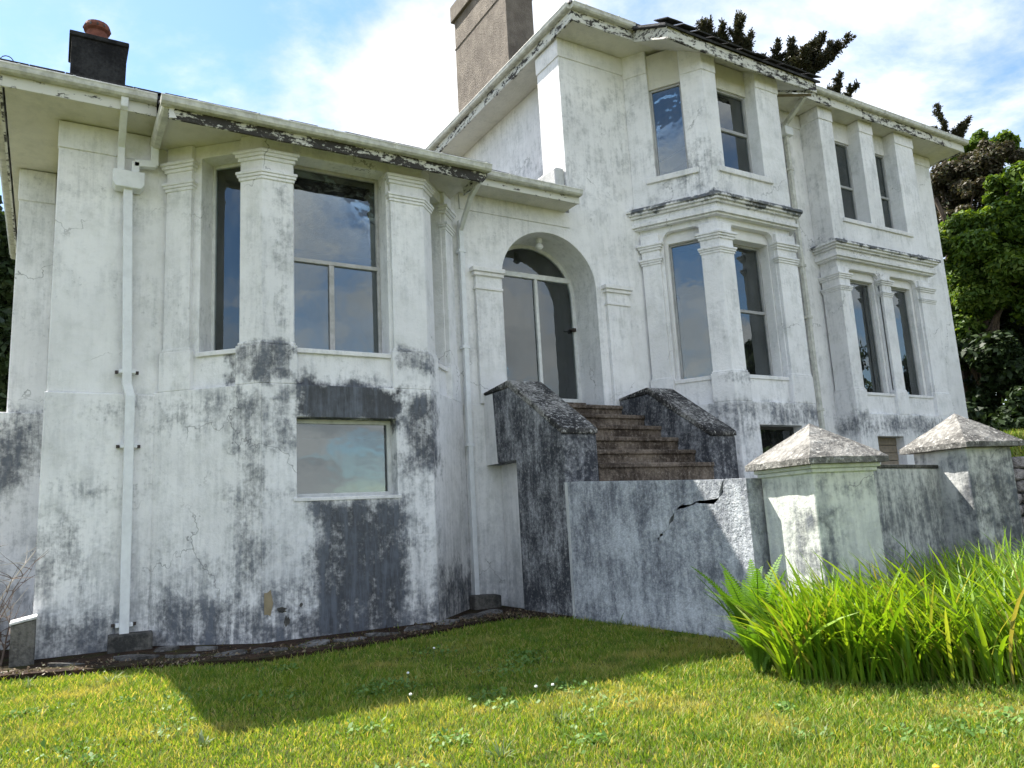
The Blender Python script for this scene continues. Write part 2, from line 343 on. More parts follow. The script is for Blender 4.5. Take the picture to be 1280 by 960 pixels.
# ------------------------------------------------------------------ mesh helpers
class MB:
    def __init__(s): s.v = []; s.f = []
    def add(s, vs, fs):
        o = len(s.v); s.v += [tuple(p) for p in vs]; s.f += [tuple(i+o for i in f) for f in fs]; return s
    def prism(s, pts, z0, z1):
        n = len(pts)
        area = sum(pts[i][0]*pts[(i+1) % n][1]-pts[(i+1) % n][0]*pts[i][1] for i in range(n))
        if area < 0: pts = pts[::-1]
        f0 = z0 if callable(z0) else (lambda p: z0); f1 = z1 if callable(z1) else (lambda p: z1)
        vs = [(p[0], p[1], f0(p)) for p in pts]+[(p[0], p[1], f1(p)) for p in pts]
        return s.add(vs, [tuple(range(n))[::-1], tuple(range(n, 2*n))]+[(i, (i+1) % n, n+(i+1) % n, n+i) for i in range(n)])
    def box(s, x0, x1, y0, y1, z0, z1): return s.prism([(x0, y0), (x1, y0), (x1, y1), (x0, y1)], z0, z1)
    def ext(s, pts, vec):                       # planar 3D polygon extruded along vec
        n = len(pts); pts = [Vector(p) for p in pts]; vec = Vector(vec)
        nrm = Vector((0, 0, 0))
        for i in range(n): nrm += pts[i].cross(pts[(i+1) % n])
        if nrm.dot(vec) > 0: pts = pts[::-1]
        vs = pts+[p+vec for p in pts]
        return s.add(vs, [tuple(range(n)), tuple(range(n, 2*n))[::-1]]+[(i, n+i, n+(i+1) % n, (i+1) % n) for i in range(n)])
    def tube(s, pts, rad, k=6, cap=True):
        pts = [Vector(p) for p in pts]; rings = []
        for i, p in enumerate(pts):
            d = (pts[min(i+1, len(pts)-1)]-pts[max(i-1, 0)]).normalized()
            a = Vector((0, 0, 1)) if abs(d.z) < 0.9 else Vector((1, 0, 0))
            x = d.cross(a).normalized(); y = d.cross(x)
            r = rad[i] if isinstance(rad, (list, tuple)) else rad
            rings.append([p+x*math.cos(2*math.pi*j/k)*r+y*math.sin(2*math.pi*j/k)*r for j in range(k)])
        vs = [q for rg in rings for q in rg]; fs = []
        for i in range(len(pts)-1):
            for j in range(k): fs.append((i*k+j, i*k+(j+1) % k, (i+1)*k+(j+1) % k, (i+1)*k+j))
        if cap: fs += [tuple(range(k)), tuple(range((len(pts)-1)*k, len(pts)*k))[::-1]]
        return s.add(vs, fs)
    def lathe(s, c, prof, k=16):
        vs = [(c[0]+r*math.cos(2*math.pi*j/k), c[1]+r*math.sin(2*math.pi*j/k), c[2]+z) for r, z in prof for j in range(k)]
        fs = [(i*k+j, i*k+(j+1) % k, (i+1)*k+(j+1) % k, (i+1)*k+j) for i in range(len(prof)-1) for j in range(k)]
        fs += [tuple(range(k))[::-1], tuple(range((len(prof)-1)*k, len(prof)*k))]
        return s.add(vs, fs)
    def mesh(s, name, mat):
        me = bpy.data.meshes.new(name); me.from_pydata(s.v, [], s.f); me.update()
        bm = bmesh.new(); bm.from_mesh(me); bmesh.ops.recalc_face_normals(bm, faces=bm.faces); bm.to_mesh(me); bm.free()
        me.materials.append(mat); return me
    def build(s, name, mat, parent=None, bevel=0.0, smooth=False):
        me = s.mesh(name, mat)
        if smooth: me.polygons.foreach_set('use_smooth', [True]*len(me.polygons))
        o = bpy.data.objects.new(name, me); COL.objects.link(o); link(o, parent)
        if bevel:
            b = o.modifiers.new('bevel', 'BEVEL'); b.width = bevel; b.segments = 2; b.limit_method = 'ANGLE'; b.angle_limit = math.radians(40)
        return o
def link(o, parent):
    if parent is None: return
    o.parent = parent
    if parent.parent is None and parent.type == 'EMPTY': o.location = -Vector(parent.location)
def fastmesh(name, verts, faces, mat, parent=None):
    me = bpy.data.meshes.new(name); k = faces.shape[1]
    me.vertices.add(len(verts)); me.vertices.foreach_set('co', verts.astype(np.float32).ravel())
    me.loops.add(faces.size); me.loops.foreach_set('vertex_index', faces.astype(np.int32).ravel())
    me.polygons.add(len(faces)); me.polygons.foreach_set('loop_start', np.arange(0, faces.size, k, dtype=np.int32))
    me.update(calc_edges=True); me.materials.append(mat)
    o = bpy.data.objects.new(name, me); COL.objects.link(o); link(o, parent); return o
def thing(name, label, cat, loc, group=None):
    o = bpy.data.objects.new(name, None); COL.objects.link(o); o.location = loc; o.empty_display_size = 0.2
    o['label'] = label; o['category'] = cat
    if group: o['group'] = group
    return o
def tag(o, label, cat, group=None):
    o['label'] = label; o['category'] = cat
    if group: o['group'] = group
    return o

class Face:                                     # vertical wall face running A -> B, seen from outside left to right
    def __init__(s, A, B):
        s.A = Vector((*A, 0)); s.B = Vector((*B, 0)); d = s.B-s.A; s.L = d.length; s.u = d/s.L; s.n = Vector((s.u.y, -s.u.x, 0))
    def p(s, u, z, d=0): q = s.A+s.u*u+s.n*d; return (q.x, q.y, z)
    def box(s, mb, u0, u1, z0, z1, d0, d1):
        return mb.prism([s.p(u0, 0, d0)[:2], s.p(u1, 0, d0)[:2], s.p(u1, 0, d1)[:2], s.p(u0, 0, d1)[:2]], z0, z1)
    def wall(s, mb, z0, z1, t, openings=(), Ab=None, Bb=None, ua=0.0, ub=None):
        ub = s.L if ub is None else ub
        us = sorted({ua, ub} | {o[0] for o in openings} | {o[1] for o in openings})
        zs = sorted({z0, z1} | {o[2] for o in openings} | {o[3] for o in openings})
        def hole(i, j):
            uc = (us[i]+us[i+1])/2; zc = (zs[j]+zs[j+1])/2
            return any(o[0] < uc < o[1] and o[2] < zc < o[3] for o in openings)
        nu, nz = len(us)-1, len(zs)-1
        idx = {}; vs = []
        def V(i, j, k):
            if (i, j, k) not in idx:
                q = s.p(us[i], zs[j], 0 if k == 0 else -t)
                if k and i == 0 and Ab: q = (Ab[0], Ab[1], zs[j])
                if k and i == nu and Bb: q = (Bb[0], Bb[1], zs[j])
                idx[(i, j, k)] = len(vs); vs.append(q)
            return idx[(i, j, k)]
        fs = []
        solid = lambda i, j: 0 <= i < nu and 0 <= j < nz and not hole(i, j)
        for i in range(nu):
            for j in range(nz):
                if not solid(i, j): continue
                fs.append((V(i, j, 0), V(i+1, j, 0), V(i+1, j+1, 0), V(i, j+1, 0)))
                fs.append((V(i, j, 1), V(i, j+1, 1), V(i+1, j+1, 1), V(i+1, j, 1)))
                if not solid(i-1, j): fs.append((V(i, j, 0), V(i, j+1, 0), V(i, j+1, 1), V(i, j, 1)))
                if not solid(i+1, j): fs.append((V(i+1, j, 0), V(i+1, j, 1), V(i+1, j+1, 1), V(i+1, j+1, 0)))
                if not solid(i, j-1): fs.append((V(i, j, 0), V(i, j, 1), V(i+1, j, 1), V(i+1, j, 0)))
                if not solid(i, j+1): fs.append((V(i, j+1, 0), V(i+1, j+1, 0), V(i+1, j+1, 1), V(i, j+1, 1)))
        return mb.add(vs, fs)

def offs(pts, o, wally=None):                   # offset an open polyline outwards (mitred); ends slide to y = wally if given
    pts = [Vector((p[0], p[1])) for p in pts]; n = len(pts)
    d = [(pts[i+1]-pts[i]).normalized() for i in range(n-1)]
    nr = [Vector((q.y, -q.x)) for q in d]
    out = []
    for i in range(n):
        if i == 0 or i == n-1:
            k = 0 if i == 0 else n-2
            q = pts[i]+nr[k]*o
            if wally is not None and abs(d[k].y) > 1e-4: q = q+d[k]*((wally-q.y)/d[k].y)
        else:
            b = (nr[i-1]+nr[i]).normalized(); q = pts[i]+b*(o/b.dot(nr[i]))
        out.append((q.x, q.y))
    return out
def strip(mb, pts, o_in, o_out, z0, z1, wally=None):
    a = offs(pts, o_out, wally); b = offs(pts, o_in, wally)
    return mb.prism(a+b[::-1], z0, z1)
def cornerpts(poly, i, a, b):                   # a back along the previous face, corner, b along the next face
    P = [Vector((p[0], p[1])) for p in poly]
    d0 = (P[i-1]-P[i]).normalized(); d1 = (P[i+1]-P[i]).normalized()
    return [tuple(P[i]+d0*a), tuple(P[i]), tuple(P[i]+d1*b)]

def window(house, F, u0, u1, z0, z1, d, fw_=0.07, mat=None, rail=None, mull=None, mull_top=None, fd=0.07, railw=0.07, label=None):
    """a framed window set at depth d behind the face: frame mesh > panes, rails"""
    mat = mat or M_FRAME
    m = MB(); F.wall(m, z0, z1, fd, [(u0+fw_, u1-fw_, z0+fw_, z1-fw_)], ua=u0, ub=u1)
    m.v = [(p[0]-F.n.x*d, p[1]-F.n.y*d, p[2]) for p in m.v]
    fr = m.build('window', mat, house, 0.008)
    if label: fr['label'] = label
    zs = [z0+fw_]+([rail] if rail else [])+[z1-fw_]
    if rail:
        r = MB(); F.box(r, u0+fw_, u1-fw_, rail-railw/2, rail+railw/2, -d-fd*0.9, -d+0.015); r.build('sash_rail', mat, fr, 0.006)
    for j in range(len(zs)-1):
        us = [u0+fw_, u1-fw_]
        if mull and (mull_top is None or zs[j+1] <= mull_top+0.1): us = [u0+fw_, mull, u1-fw_]
        a = zs[j]+(railw/2 if j else 0); b = zs[j+1]-(railw/2 if j < len(zs)-2 else 0)
        if len(us) == 3:
            q = MB(); F.box(q, mull-0.045, mull+0.045, a, b, -d-fd*0.8, -d+0.008); q.build('mullion', mat, fr, 0.006)
        for k in range(len(us)-1):
            ua = us[k]+(0.045 if k else 0); ub = us[k+1]-(0.045 if k < len(us)-2 else 0)
            g = MB(); F.box(g, ua, ub, a, b, -d-0.045-0.02*(j % 2), -d-0.037-0.02*(j % 2)); g.build('pane', M_GLASS, fr)
    return fr

# ================================================================== setting: ground
def ground():
    m, n = newmat('lawn_soil'); P = n.obj()
    a = n.noise(P, 1.1, 6, 0.6); b = n.noise(P, 14, 6, 0.7)
    c = n.mix(n.ss(a, 0.35, 0.65), (0.055, 0.075, 0.018), (0.10, 0.10, 0.03))
    c = n.mix(n.ss(b, 0.4, 0.7), c, (0.05, 0.04, 0.02))
    n.done(n.bsdf(c, 0.95, n.bump(b, 0.6, 0.05), 0.1))
    mb = MB()
    # one sheet to the horizon, finer near the house
    def h(x, y):
        return 0.05*math.sin(x*0.35+1)*math.cos(y*0.3) if math.hypot(x-4, y-7) < 25 else 0.0
    xs = [-900, -300, -100, -40, -20]+[i for i in range(-14, 31, 1)]+[36, 50, 90, 300, 900]; ys = [-900, -300, -100, -40, -20]+[i for i in range(-14, 35)]+[45, 70, 130, 320, 900]
    vs = []; fs = []
    for y in ys:
        for x in xs:
            near = -14 <= x <= 30 and -14 <= y <= 34
            vs.append((x, y, (0.035*math.sin(x*0.9+1)*math.cos(y*0.7)) if near else 0.0))
    W = len(xs)
    for j in range(len(ys)-1):
        for i in range(W-1): fs.append((j*W+i, j*W+i+1, (j+1)*W+i+1, (j+1)*W+i))
    mb.add(vs, fs); o = mb.build('lawn', m, None, smooth=True); o['kind'] = 'structure'
    m2, n = newmat('damp_soil'); P = n.obj()
    b = n.noise(P, 9, 8, 0.7); a = n.noise(P, 1.6, 5, 0.6)
    c = n.mix(n.ss(b, 0.35, 0.7), (0.018, 0.013, 0.010), (0.075, 0.045, 0.028))
    c = n.mix(n.ss(a, 0.5, 0.68, 0, 0.7), c, (0.05, 0.055, 0.015))
    n.done(n.bsdf(c, 0.95, n.bump(b, 0.8, 0.06), 0.15))
    edge = [(-4.5, 12.9), (-0.42, 12.46), (1.2, 11.79), (2.49, 11.0), (3.78, 11.05), (5.51, 11.49), (6.6, 12.0), (7.09, 11.9), (7.65, 10.95)]
    poly = edge+[(7.75, 14.2), (-4.5, 16.2)]
    mb = MB(); mb.prism(poly, 0.0, 0.052)
    o = mb.build('soil_border', m2, None); o['kind'] = 'structure'
    return edge
EDGE = ground()

# ================================================================== the house
YM = 13.8
house = thing('house', 'large weathered white rendered villa with bay windows and arched entrance door', 'house', (9.0, YM, 0))
BV = 0.014

LB = [(1.42, YM), (2.86, 12.47), (5.82, 12.47), (7.15, YM)]         # left bay plan
RB = [(12.07, YM), (13.15, 12.14), (15.85, 12.14), (16.93, YM)]     # right bay plan
BX = [(18.80, YM), (18.80, 13.13), (23.40, 13.13), (23.40, YM)]     # right shallow box bay plan

# ---- left wing corner block
mb = MB(); mb.box(-0.11, 1.45, 13.76, 16.0, 0, 4.02); mb.build('plinth', M_LEFT, house, 0.02)
mb = MB(); mb.box(-0.085, 1.43, YM, 16.0, 4.02, 8.56); mb.build('wall', M_LEFT, house, 0.02)
mb = MB(); mb.box(-0.10, 1.40, YM-0.03, YM+0.1, 8.09, 8.555); mb.build('frieze', M_LEFT, house, BV)
# set-back wall on the left
mb = MB(); mb.box(-0.68, -0.09, 16.0, 16.4, 4.0, 8.56); mb.box(-0.68, -0.3, 16.4, 22.0, 4.0, 8.56); mb.build('wall', M_LEFT, house, 0.02)
mb = MB(); mb.box(-0.70, -0.112, 15.97, 16.1, 7.95, 8.555); mb.build('frieze', M_LEFT, house, BV)
mb = MB(); mb.box(-3.2, -0.112, 15.92, 16.4, 0, 4.0); mb.build('plinth', M_LEFT, house, 0.02)

# ---- generic canted/box bay lower part
def bay_plinth(poly, mat, openings, name='plinth', t=0.35, z1=4.05):
    back = offs(poly, -t, YM)
    for i in range(3):
        F = Face(poly[i], poly[i+1]); mb = MB()
        F.wall(mb, 0, z1, t, openings.get(i, ()), Ab=back[i], Bb=back[i+1])
        mb.build(name, mat, house, 0.012)
    return back
def bay_wall(poly, off_, mat, z0, z1, openings, t=0.55):
    pl = offs(poly, off_, YM); back = offs(poly, off_-t, YM); fr = []
    for i in range(3):
        F = Face(pl[i], pl[i+1]); mb = MB()
        F.wall(mb, z0, z1, t, openings.get(i, ()), Ab=back[i], Bb=back[i+1])
        mb.build('wall', mat, house, BV); fr.append(F)
    return fr
def pilaster(pts, mat, z0, z1, base_z, caps, o_in=-0.16, o_sh=-0.03, o_base=0.0, wally=None, bev=0.012):
    """shaft > base block, capital mouldings"""
    mb = MB(); strip(mb, pts, o_in, o_sh, base_z, z1, wally); sh = mb.build('pilaster', mat, house, bev)
    if base_z > z0:
        # base block with a small sloped weathering on top
        e = [pts[0], *pts[1:-1], pts[-1]]
        mb = MB(); strip(mb, widen(pts, 0.05), o_in, o_base, z0, base_z-0.03, wally); strip(mb, widen(pts, 0.025), o_in, (o_sh+o_base)/2, base_z-0.03, base_z+0.02, wally)
        mb.build('base_block', mat, sh, 0.014)
    for (za, zb, o) in caps:
        mb = MB(); hgt = zb-za
        strip(mb, widen(pts, max(0, o*0.35)), o_in, o_sh+o*0.35, za-hgt*0.55, za, wally)
        strip(mb, widen(pts, max(0, o*0.7)), o_in, o_sh+o*0.7, za, za+hgt*0.5, wally)
        strip(mb, widen(pts, o), o_in, o_sh+o, za+hgt*0.5, zb, wally)
        mb.build('capital', mat, sh, 0.008)
    return sh
def widen(pts, e):
    P = [Vector((p[0], p[1])) for p in pts]
    a = (P[0]-P[1]).normalized(); b = (P[-1]-P[-2]).normalized()
    P[0] = P[0]+a*e; P[-1] = P[-1]+b*e
    return [tuple(p) for p in P]
def flat(F, ua, ub): return [F.p(ua, 0)[:2], F.p((ua+ub)/2, 0)[:2], F.p(ub, 0)[:2]]
CAPS = [(7.60, 7.70, 0.06), (7.95, 8.06, 0.09)]

# ---- left bay
bay_plinth(LB, M_LEFT, {1: [(0.56, 2.28, 2.21, 3.51)]})
Fb = Face(LB[1], LB[2])
window(house, Fb, 0.56, 2.28, 2.21, 3.51, 0.26, 0.07, M_FRAME, fd=0.06, label='wide single pane basement window')
mb = MB(); Fb.box(mb, 0.50, 2.34, 2.15, 2.21, -0.25, 0.015); mb.build('sill', M_CLEAN, house, 0.008)
L0 = offs(LB, -0.12, YM)
fl = [math.dist(L0[i], L0[i+1]) for i in range(3)]
LF = bay_wall(LB, -0.12, M_LEFT, 4.05, 8.36, {0: [(0.62, 1.50, 4.66, 8.13)], 1: [(0.52, 2.20, 4.66, 8.13)], 2: [(0.40, 1.22, 4.66, 8.13)]})
window(house, LF[0], 0.62, 1.50, 4.66, 8.13, 0.32, 0.06, M_FRAME, label='tall narrow plain window in the canted side')
window(house, LF[1], 0.52, 2.20, 4.66, 8.13, 0.36, 0.06, M_GREYW, rail=6.36, mull=1.28, mull_top=6.4, label='sash window with split lower sash')
window(house, LF[2], 0.40, 1.22, 4.66, 8.13, 0.32, 0.06, M_FRAME)
for i, (a, b) in enumerate(((0.62, 1.50), (0.52, 2.20), (0.40, 1.22))):
    mb = MB(); LF[i].box(mb, a-0.03, b+0.03, 4.60, 4.68, -0.30, 0.05); mb.build('sill', M_CLEAN, house, 0.01)
fA, fB, fC = Face(LB[0], LB[1]), Face(LB[1], LB[2]), Face(LB[2], LB[3])
pilaster(flat(fA, 0.14, 0.62), M_LEFT, 4.05, 8.36, 4.75, CAPS)
pilaster(cornerpts(LB, 1, 0.42, 0.53), M_LEFT, 4.05, 8.36, 4.73, CAPS)
pilaster(cornerpts(LB, 2, 0.66, 0.42), M_LEFT, 4.05, 8.36, 4.75, CAPS)
pilaster(flat(fC, 1.28, 1.72), M_LEFT, 4.05, 8.36, 4.75, CAPS)
# chipped patches of bare render low on the corner
mb = MB()
for (x, z, w_, h_) in ((2.905, 0.62, 0.085, 0.42),):
    pts = []
    for k in range(11):
        a = 2*math.pi*k/11; rr = 1+0.25*random.uniform(-1, 1)
        pts.append((x+0.0+max(0.0, math.cos(a)*w_*rr+0.06), 12.468, z+math.sin(a)*h_*0.5*rr))
    mb.ext(pts, (0, -0.006, 0))
mb.build('bare_patch', M_BARE, house)
for (x, z, w_, h_) in ((3.17, 0.50, 0.11, 0.06), (3.25, 0.34, 0.055, 0.11), (3.47, 0.56, 0.03, 0.04)):
    mb = MB(); pts = [(x+math.cos(2*math.pi*k/9)*w_*random.uniform(0.35, 1.2), 12.468, z+math.sin(2*math.pi*k/9)*h_*random.uniform(0.35, 1.2)) for k in range(9)]
    mb.ext(pts, (0, -0.005, 0)); mb.build('chipped_patch', M_CONC, house)

# returns of the main wall behind the bays
for xa, xb, zt, mt_ in ((1.38, 1.80, 8.5, M_LEFT), (6.80, 7.16, 8.56, M_LEFT), (12.0, 12.45, 13.09, M_RIGHT), (16.5, 16.75, 13.09, M_RIGHT), (18.8, 19.2, 13.09, M_RIGHT), (23.0, 23.35, 13.09, M_RIGHT)):
    mb = MB(); mb.box(xa, xb, YM+0.004, YM+0.4, 4.0, zt); mb.build('wall', mt_, house)
# ---- left wing and entrance eaves
def gutter_x(x0, x1, yb, zt, mat=M_GUT, w_=0.15, h_=0.14, ends=True, br=0.75):
    prof = [(0, 0), (-w_, 0), (-w_-0.012, -0.02), (-w_, -0.045), (-w_*0.93, -h_*0.75), (-w_*0.72, -h_), (0, -h_)]
    mb = MB(); mb.ext([(x0, yb+p[0], zt+p[1]) for p in prof], (x1-x0, 0, 0)); g = mb.build('gutter', mat, house, 0.006)
    x = x0+0.35
    while x < x1-0.1:
        b = MB(); b.ext([(x, yb+p[0]*1.05-0.004*(p[0] < -0.01), zt+p[1]*1.05+0.004) for p in prof], (0.035, 0, 0)); b.build('bracket', mat, g)
        x += br*random.uniform(0.75, 1.25)
    return g
def gutter_y(y0, y1, xb, zt, mat=M_GUT, w_=0.15, h_=0.14):
    prof = [(0, 0), (-w_, 0), (-w_-0.012, -0.02), (-w_, -0.045), (-w_*0.93, -h_*0.75), (-w_*0.72, -h_), (0, -h_)]
    mb = MB(); mb.ext([(xb+p[0], y0, zt+p[1]) for p in prof], (0, y1-y0, 0)); return mb.build('gutter', mat, house, 0.006)

mb = MB(); mb.box(-0.83, 1.30, 13.03, 22, 8.57, 8.63); mb.build('soffit', M_SOFFIT, house)
mb = MB(); mb.box(-0.86, 1.28, 12.99, 13.03, 8.54, 8.82); mb.build('fascia', M_FWHITE, house, 0.006)
mb = MB(); mb.box(-0.90, -0.86, 12.99, 22, 8.54, 8.82); mb.build('fascia', M_FMIX, house, 0.006)
gutter_x(-1.02, 1.27, 12.985, 8.87); gutter_y(13.0, 22, -0.905, 8.87)
mb = MB(); mb.box(7.02, 9.98, 13.22, 15, 8.60, 8.66); mb.build('soffit', M_SOFFIT, house)
mb = MB(); mb.box(7.0, 9.98, 13.18, 13.22, 8.57, 8.80); mb.build('fascia', M_FWHITE, house, 0.006)
gutter_x(6.98, 9.98, 13.175, 8.86)
# bay eave
mb = MB(); mb.box(1.36, 6.98, 12.17, 14.0, 8.362, 8.40); mb.build('soffit', M_SOFFIT, house)
mb = MB(); mb.ext([(1.36, 12.17, 8.10), (1.36, 12.17, 8.40), (7.02, 12.17, 8.40), (7.02, 12.17, 8.20), (6.92, 12.17, 8.08)], (0, -0.045, 0)); mb.build('fascia', M_FBLACK, house, 0.008)
mb = MB(); mb.box(6.985, 7.02, 12.172, 13.1, 8.2, 8.40); mb.build('fascia', M_FMIX, house, 0.006)
mb = MB(); mb.box(1.32, 1.357, 12.172, YM, 8.3, 8.40); mb.build('fascia', M_FMIX, house, 0.006)
gutter_x(1.24, 7.05, 12.12, 8.41, br=1.0)
gutter_y(12.12, 13.7, 1.40, 8.40, w_=0.14, h_=0.15)
# white splintered end of the black fascia
mb = MB(); mb.ext([(1.37, 12.12, 8.10), (1.37, 12.12, 8.32), (1.47, 12.12, 8.32), (1.43, 12.12, 8.22), (1.48, 12.12, 8.12)], (0, -0.012, 0)); mb.build('splintered_end', M_CLEAN, house)
# roof planes (low pitch, hidden from below) and the slates showing at the bay eave
def rp(mb, pts, t=0.05): mb.ext(pts, (0, 0, -t))
mb = MB()
rp(mb, [(-1.0, 12.92, 8.88), (7.0, 12.92, 8.88), (7.0, 13.16, 8.97), (9.93, 13.16, 8.90), (10.1, 13.9, 9.2), (10.1, 17.6, 10.9), (3.7, 17.6, 10.9)])
rp(mb, [(-1.0, 12.92, 8.88), (3.7, 17.6, 10.9), (-1.0, 22.3, 8.88)])
rp(mb, [(10.8, 17.6, 10.9), (10.8, 22.3, 8.88), (-1.0, 22.3, 8.88), (3.7, 17.6, 10.9)])
left_roof = mb.build('roof', M_SLATE, house)
mb = MB(); rp(mb, [(1.28, 12.08, 8.42), (7.05, 12.08, 8.42), (7.05, 13.6, 9.05), (1.28, 13.6, 9.05)]); bay_roof = mb.build('roof', M_SLATE, house)
mb = MB(); mb.box(0, 0.47, 0, 0.5, 0, 0.022); slate_me = mb.mesh('slate', M_SLATE)
for k in range(12):
    o = bpy.data.objects.new('slate', slate_me); COL.objects.link(o); o.parent = bay_roof
    o.location = (1.30+k*0.48, 12.05+random.uniform(-0.012, 0.012), 8.432+random.uniform(0, 0.012)); o.rotation_euler = (math.radians(22.5), 0, random.uniform(-0.01, 0.01))
for k in range(9):
    o = bpy.data.objects.new('slate', slate_me); COL.objects.link(o); o.parent = left_roof
    o.location = (-1.0+k*0.48-0.0, 12.89, 8.905); o.rotation_euler = (math.radians(23.3), 0, random.uniform(-0.01, 0.01))
    if o.location.x > 0.75: o.location.x = -1.0+k*0.48
# little wire loop at the roof's left edge
mb = MB(); mb.tube([(-0.82+0.09*math.cos(a), 13.05, 8.98+0.10*math.sin(a)) for a in [i*0.45 for i in range(-1, 9)]], 0.008, 5); mb.build('wire_loop', M_METAL, left_roof)

# ---- downpipes
def sq(mb, pts, w_=0.065):
    for a, b in zip(pts[:-1], pts[1:]):
        a = Vector(a); b = Vector(b); d = (b-a).normalized(); q = Vector((1, 0, 0)) if abs(d.x) < 0.8 else Vector((0, 0, 1))
        x = q.normalized()*w_; y = d.cross(q).normalized()*w_
        a2 = a-d*w_*0.4; b2 = b+d*w_*0.4
        vs = [a2+x+y, a2-x+y, a2-x-y, a2+x-y, b2+x+y, b2-x+y, b2-x-y, b2+x-y]
        mb.add(vs, [(0, 1, 2, 3), (7, 6, 5, 4), (0, 4, 5, 1), (1, 5, 6, 2), (2, 6, 7, 3), (3, 7, 4, 0)])
    return mb
mb = MB(); sq(mb, [(0.94, 13.66, 7.45), (1.02, 13.66, 4.15), (1.07, 13.63, 3.95), (1.09, 13.63, 0.28)], 0.068); dp = mb.build('downpipe', M_PIPE, house, 0.01)
mb = MB(); mb.ext([(0.70, 13.52, 7.76), (1.18, 13.52, 7.76), (1.18, 13.52, 7.53), (1.13, 13.52, 7.46), (0.75, 13.52, 7.46), (0.70, 13.52, 7.53)], (0, 0.26, 0)); mb.build('hopper', M_PIPE, dp, 0.012)
mb = MB(); sq(mb, [(0.80, 12.95, 8.74), (0.80, 12.98, 8.62), (0.82, 13.66, 8.22), (0.82, 13.66, 7.70)], 0.055); mb.build('swan_neck', M_PIPE, dp, 0.008)
mb = MB(); sq(mb, [(1.33, 13.62, 8.30), (1.33, 13.64, 7.98), (1.04, 13.64, 7.94), (1.04, 13.64, 7.72)], 0.06); mb.build('swan_neck', M_PIPE, dp, 0.008)
for z, x in ((4.36, 1.02), (3.16, 1.075), (0.42, 1.09)):
    b = MB(); b.box(x-0.12, x+0.12, 13.60, 13.76, z-0.03, z+0.03); b.build('bracket', M_PIPE, dp, 0.006)
    for sx in (-1, 1):
        b = MB(); b.box(x+sx*0.15-0.022, x+sx*0.15+0.022, 13.69, 13.765, z-0.022, z+0.022); b.build('fixing', M_METAL, dp)
mb = MB(); sq(mb, [(7.06, 12.5, 8.3), (7.06, 12.9, 8.12), (7.20, 13.68, 7.72)], 0.045); sq(mb, [(7.20, 13.69, 7.9), (7.20, 13.69, 0.30)], 0.05); dp2 = mb.build('downpipe', M_PIPE, house, 0.008)
for z in (7.25, 5.2, 3.2): b = MB(); b.box(7.12, 7.28, 13.63, 13.8, z-0.03, z+0.03); b.build('bracket', M_PIPE, dp2, 0.006)

# ---- entrance wall with the arch, and the right block's wall up to its bay
ax, ar, az0, ah = 9.48, 1.26, 6.84, 1.20
arc = [(ax-ar*math.cos(math.pi*k/28), az0+ah*math.sin(math.pi*k/28)) for k in range(29)]
out = [(7.15, 4.05), (8.22, 4.05)]+arc+[(10.74, 4.05), (12.07, 4.05), (12.07, 13.1), (10.12, 13.1), (10.12, 8.62), (7.15, 8.62)]
mb = MB(); mb.ext([(x, YM, z) for x, z in out], (0, 0.95, 0)); mb.build('wall', M_RIGHT, house, 0.012)
mb = MB(); mb.box(7.15, 12.2, YM-0.035, 14.2, 0, 4.05); mb.build('plinth', M_RIGHT, house, 0.015)
mb = MB(); mb.box(7.25, 10.10, YM-0.028, YM+0.05, 8.24, 8.60); mb.build('frieze', M_CLEAN, house, 0.006)
mb = MB(); mb.box(10.09, 12.12, YM-0.03, YM+0.1, 12.62, 13.09); mb.box(10.09, 10.2, YM+0.1, 14.75, 12.62, 13.09); mb.build('frieze', M_CLEAN, house, 0.008)
for xa, xb in ((7.52, 8.14), (10.98, 11.62)):
    mb = MB(); mb.box(xa, xb, YM-0.09, YM+0.05, 4.05, 6.98); p_ = mb.build('pilaster', M_RIGHT, house, 0.012)
    for za, zb, e in ((6.48, 6.54, 0.03), (6.78, 6.86, 0.05), (6.86, 6.96, 0.09)):
        mb = MB(); mb.box(xa-e, xb+min(e, 0.07 if xa < 9 else e), YM-0.09-e, YM+0.05, za, zb); mb.build('capital', M_CLEAN, p_, 0.012)
# arched door in the back of the porch
door = None
FD = Face((8.2, 14.72), (10.8, 14.72))
mb = MB()
o_in = [(ax-(ar-0.09)*math.cos(math.pi*k/24), az0+(ah-0.08)*math.sin(math.pi*k/24)) for k in range(25)]
o_out = [(ax-(ar+0.01)*math.cos(math.pi*k/24), az0+(ah+0.01)*math.sin(math.pi*k/24)) for k in range(25)]
ring = [(8.21, 4.30)]+o_out+[(10.75, 4.30)]; rin = [(8.31, 4.40)]+o_in+[(10.65, 4.40)]
mb.ext([(x, 14.66, z) for x, z in ring+[(10.75, 4.30), (10.65, 4.40)]+rin[::-1][1:]+[(8.21, 4.30)]][:-1], (0, 0.08, 0))
mb.box(8.21, 10.75, 14.665, 14.735, 4.29, 4.40)
door = mb.build('door', M_FRAME, house)
door['label'] = 'arched glazed entrance door with fanlight'
mb = MB(); mb.box(8.3, 10.66, 14.64, 14.75, 7.22, 7.34); mb.build('transom', M_FRAME, door, 0.008)
mb = MB(); mb.box(9.60, 9.68, 14.64, 14.75, 4.40, 7.22); mb.build('mullion', M_FRAME, door, 0.008)
mb = MB(); mb.box(8.31, 9.60, 14.70, 14.71, 4.40, 7.22); mb.build('pane', M_GLASS, door)
mb = MB(); mb.box(9.68, 10.65, 14.70, 14.71, 4.40, 7.22); mb.build('pane', M_GLASS, door)
mb = MB(); k0 = [p for p in o_in if p[1] > 7.34]
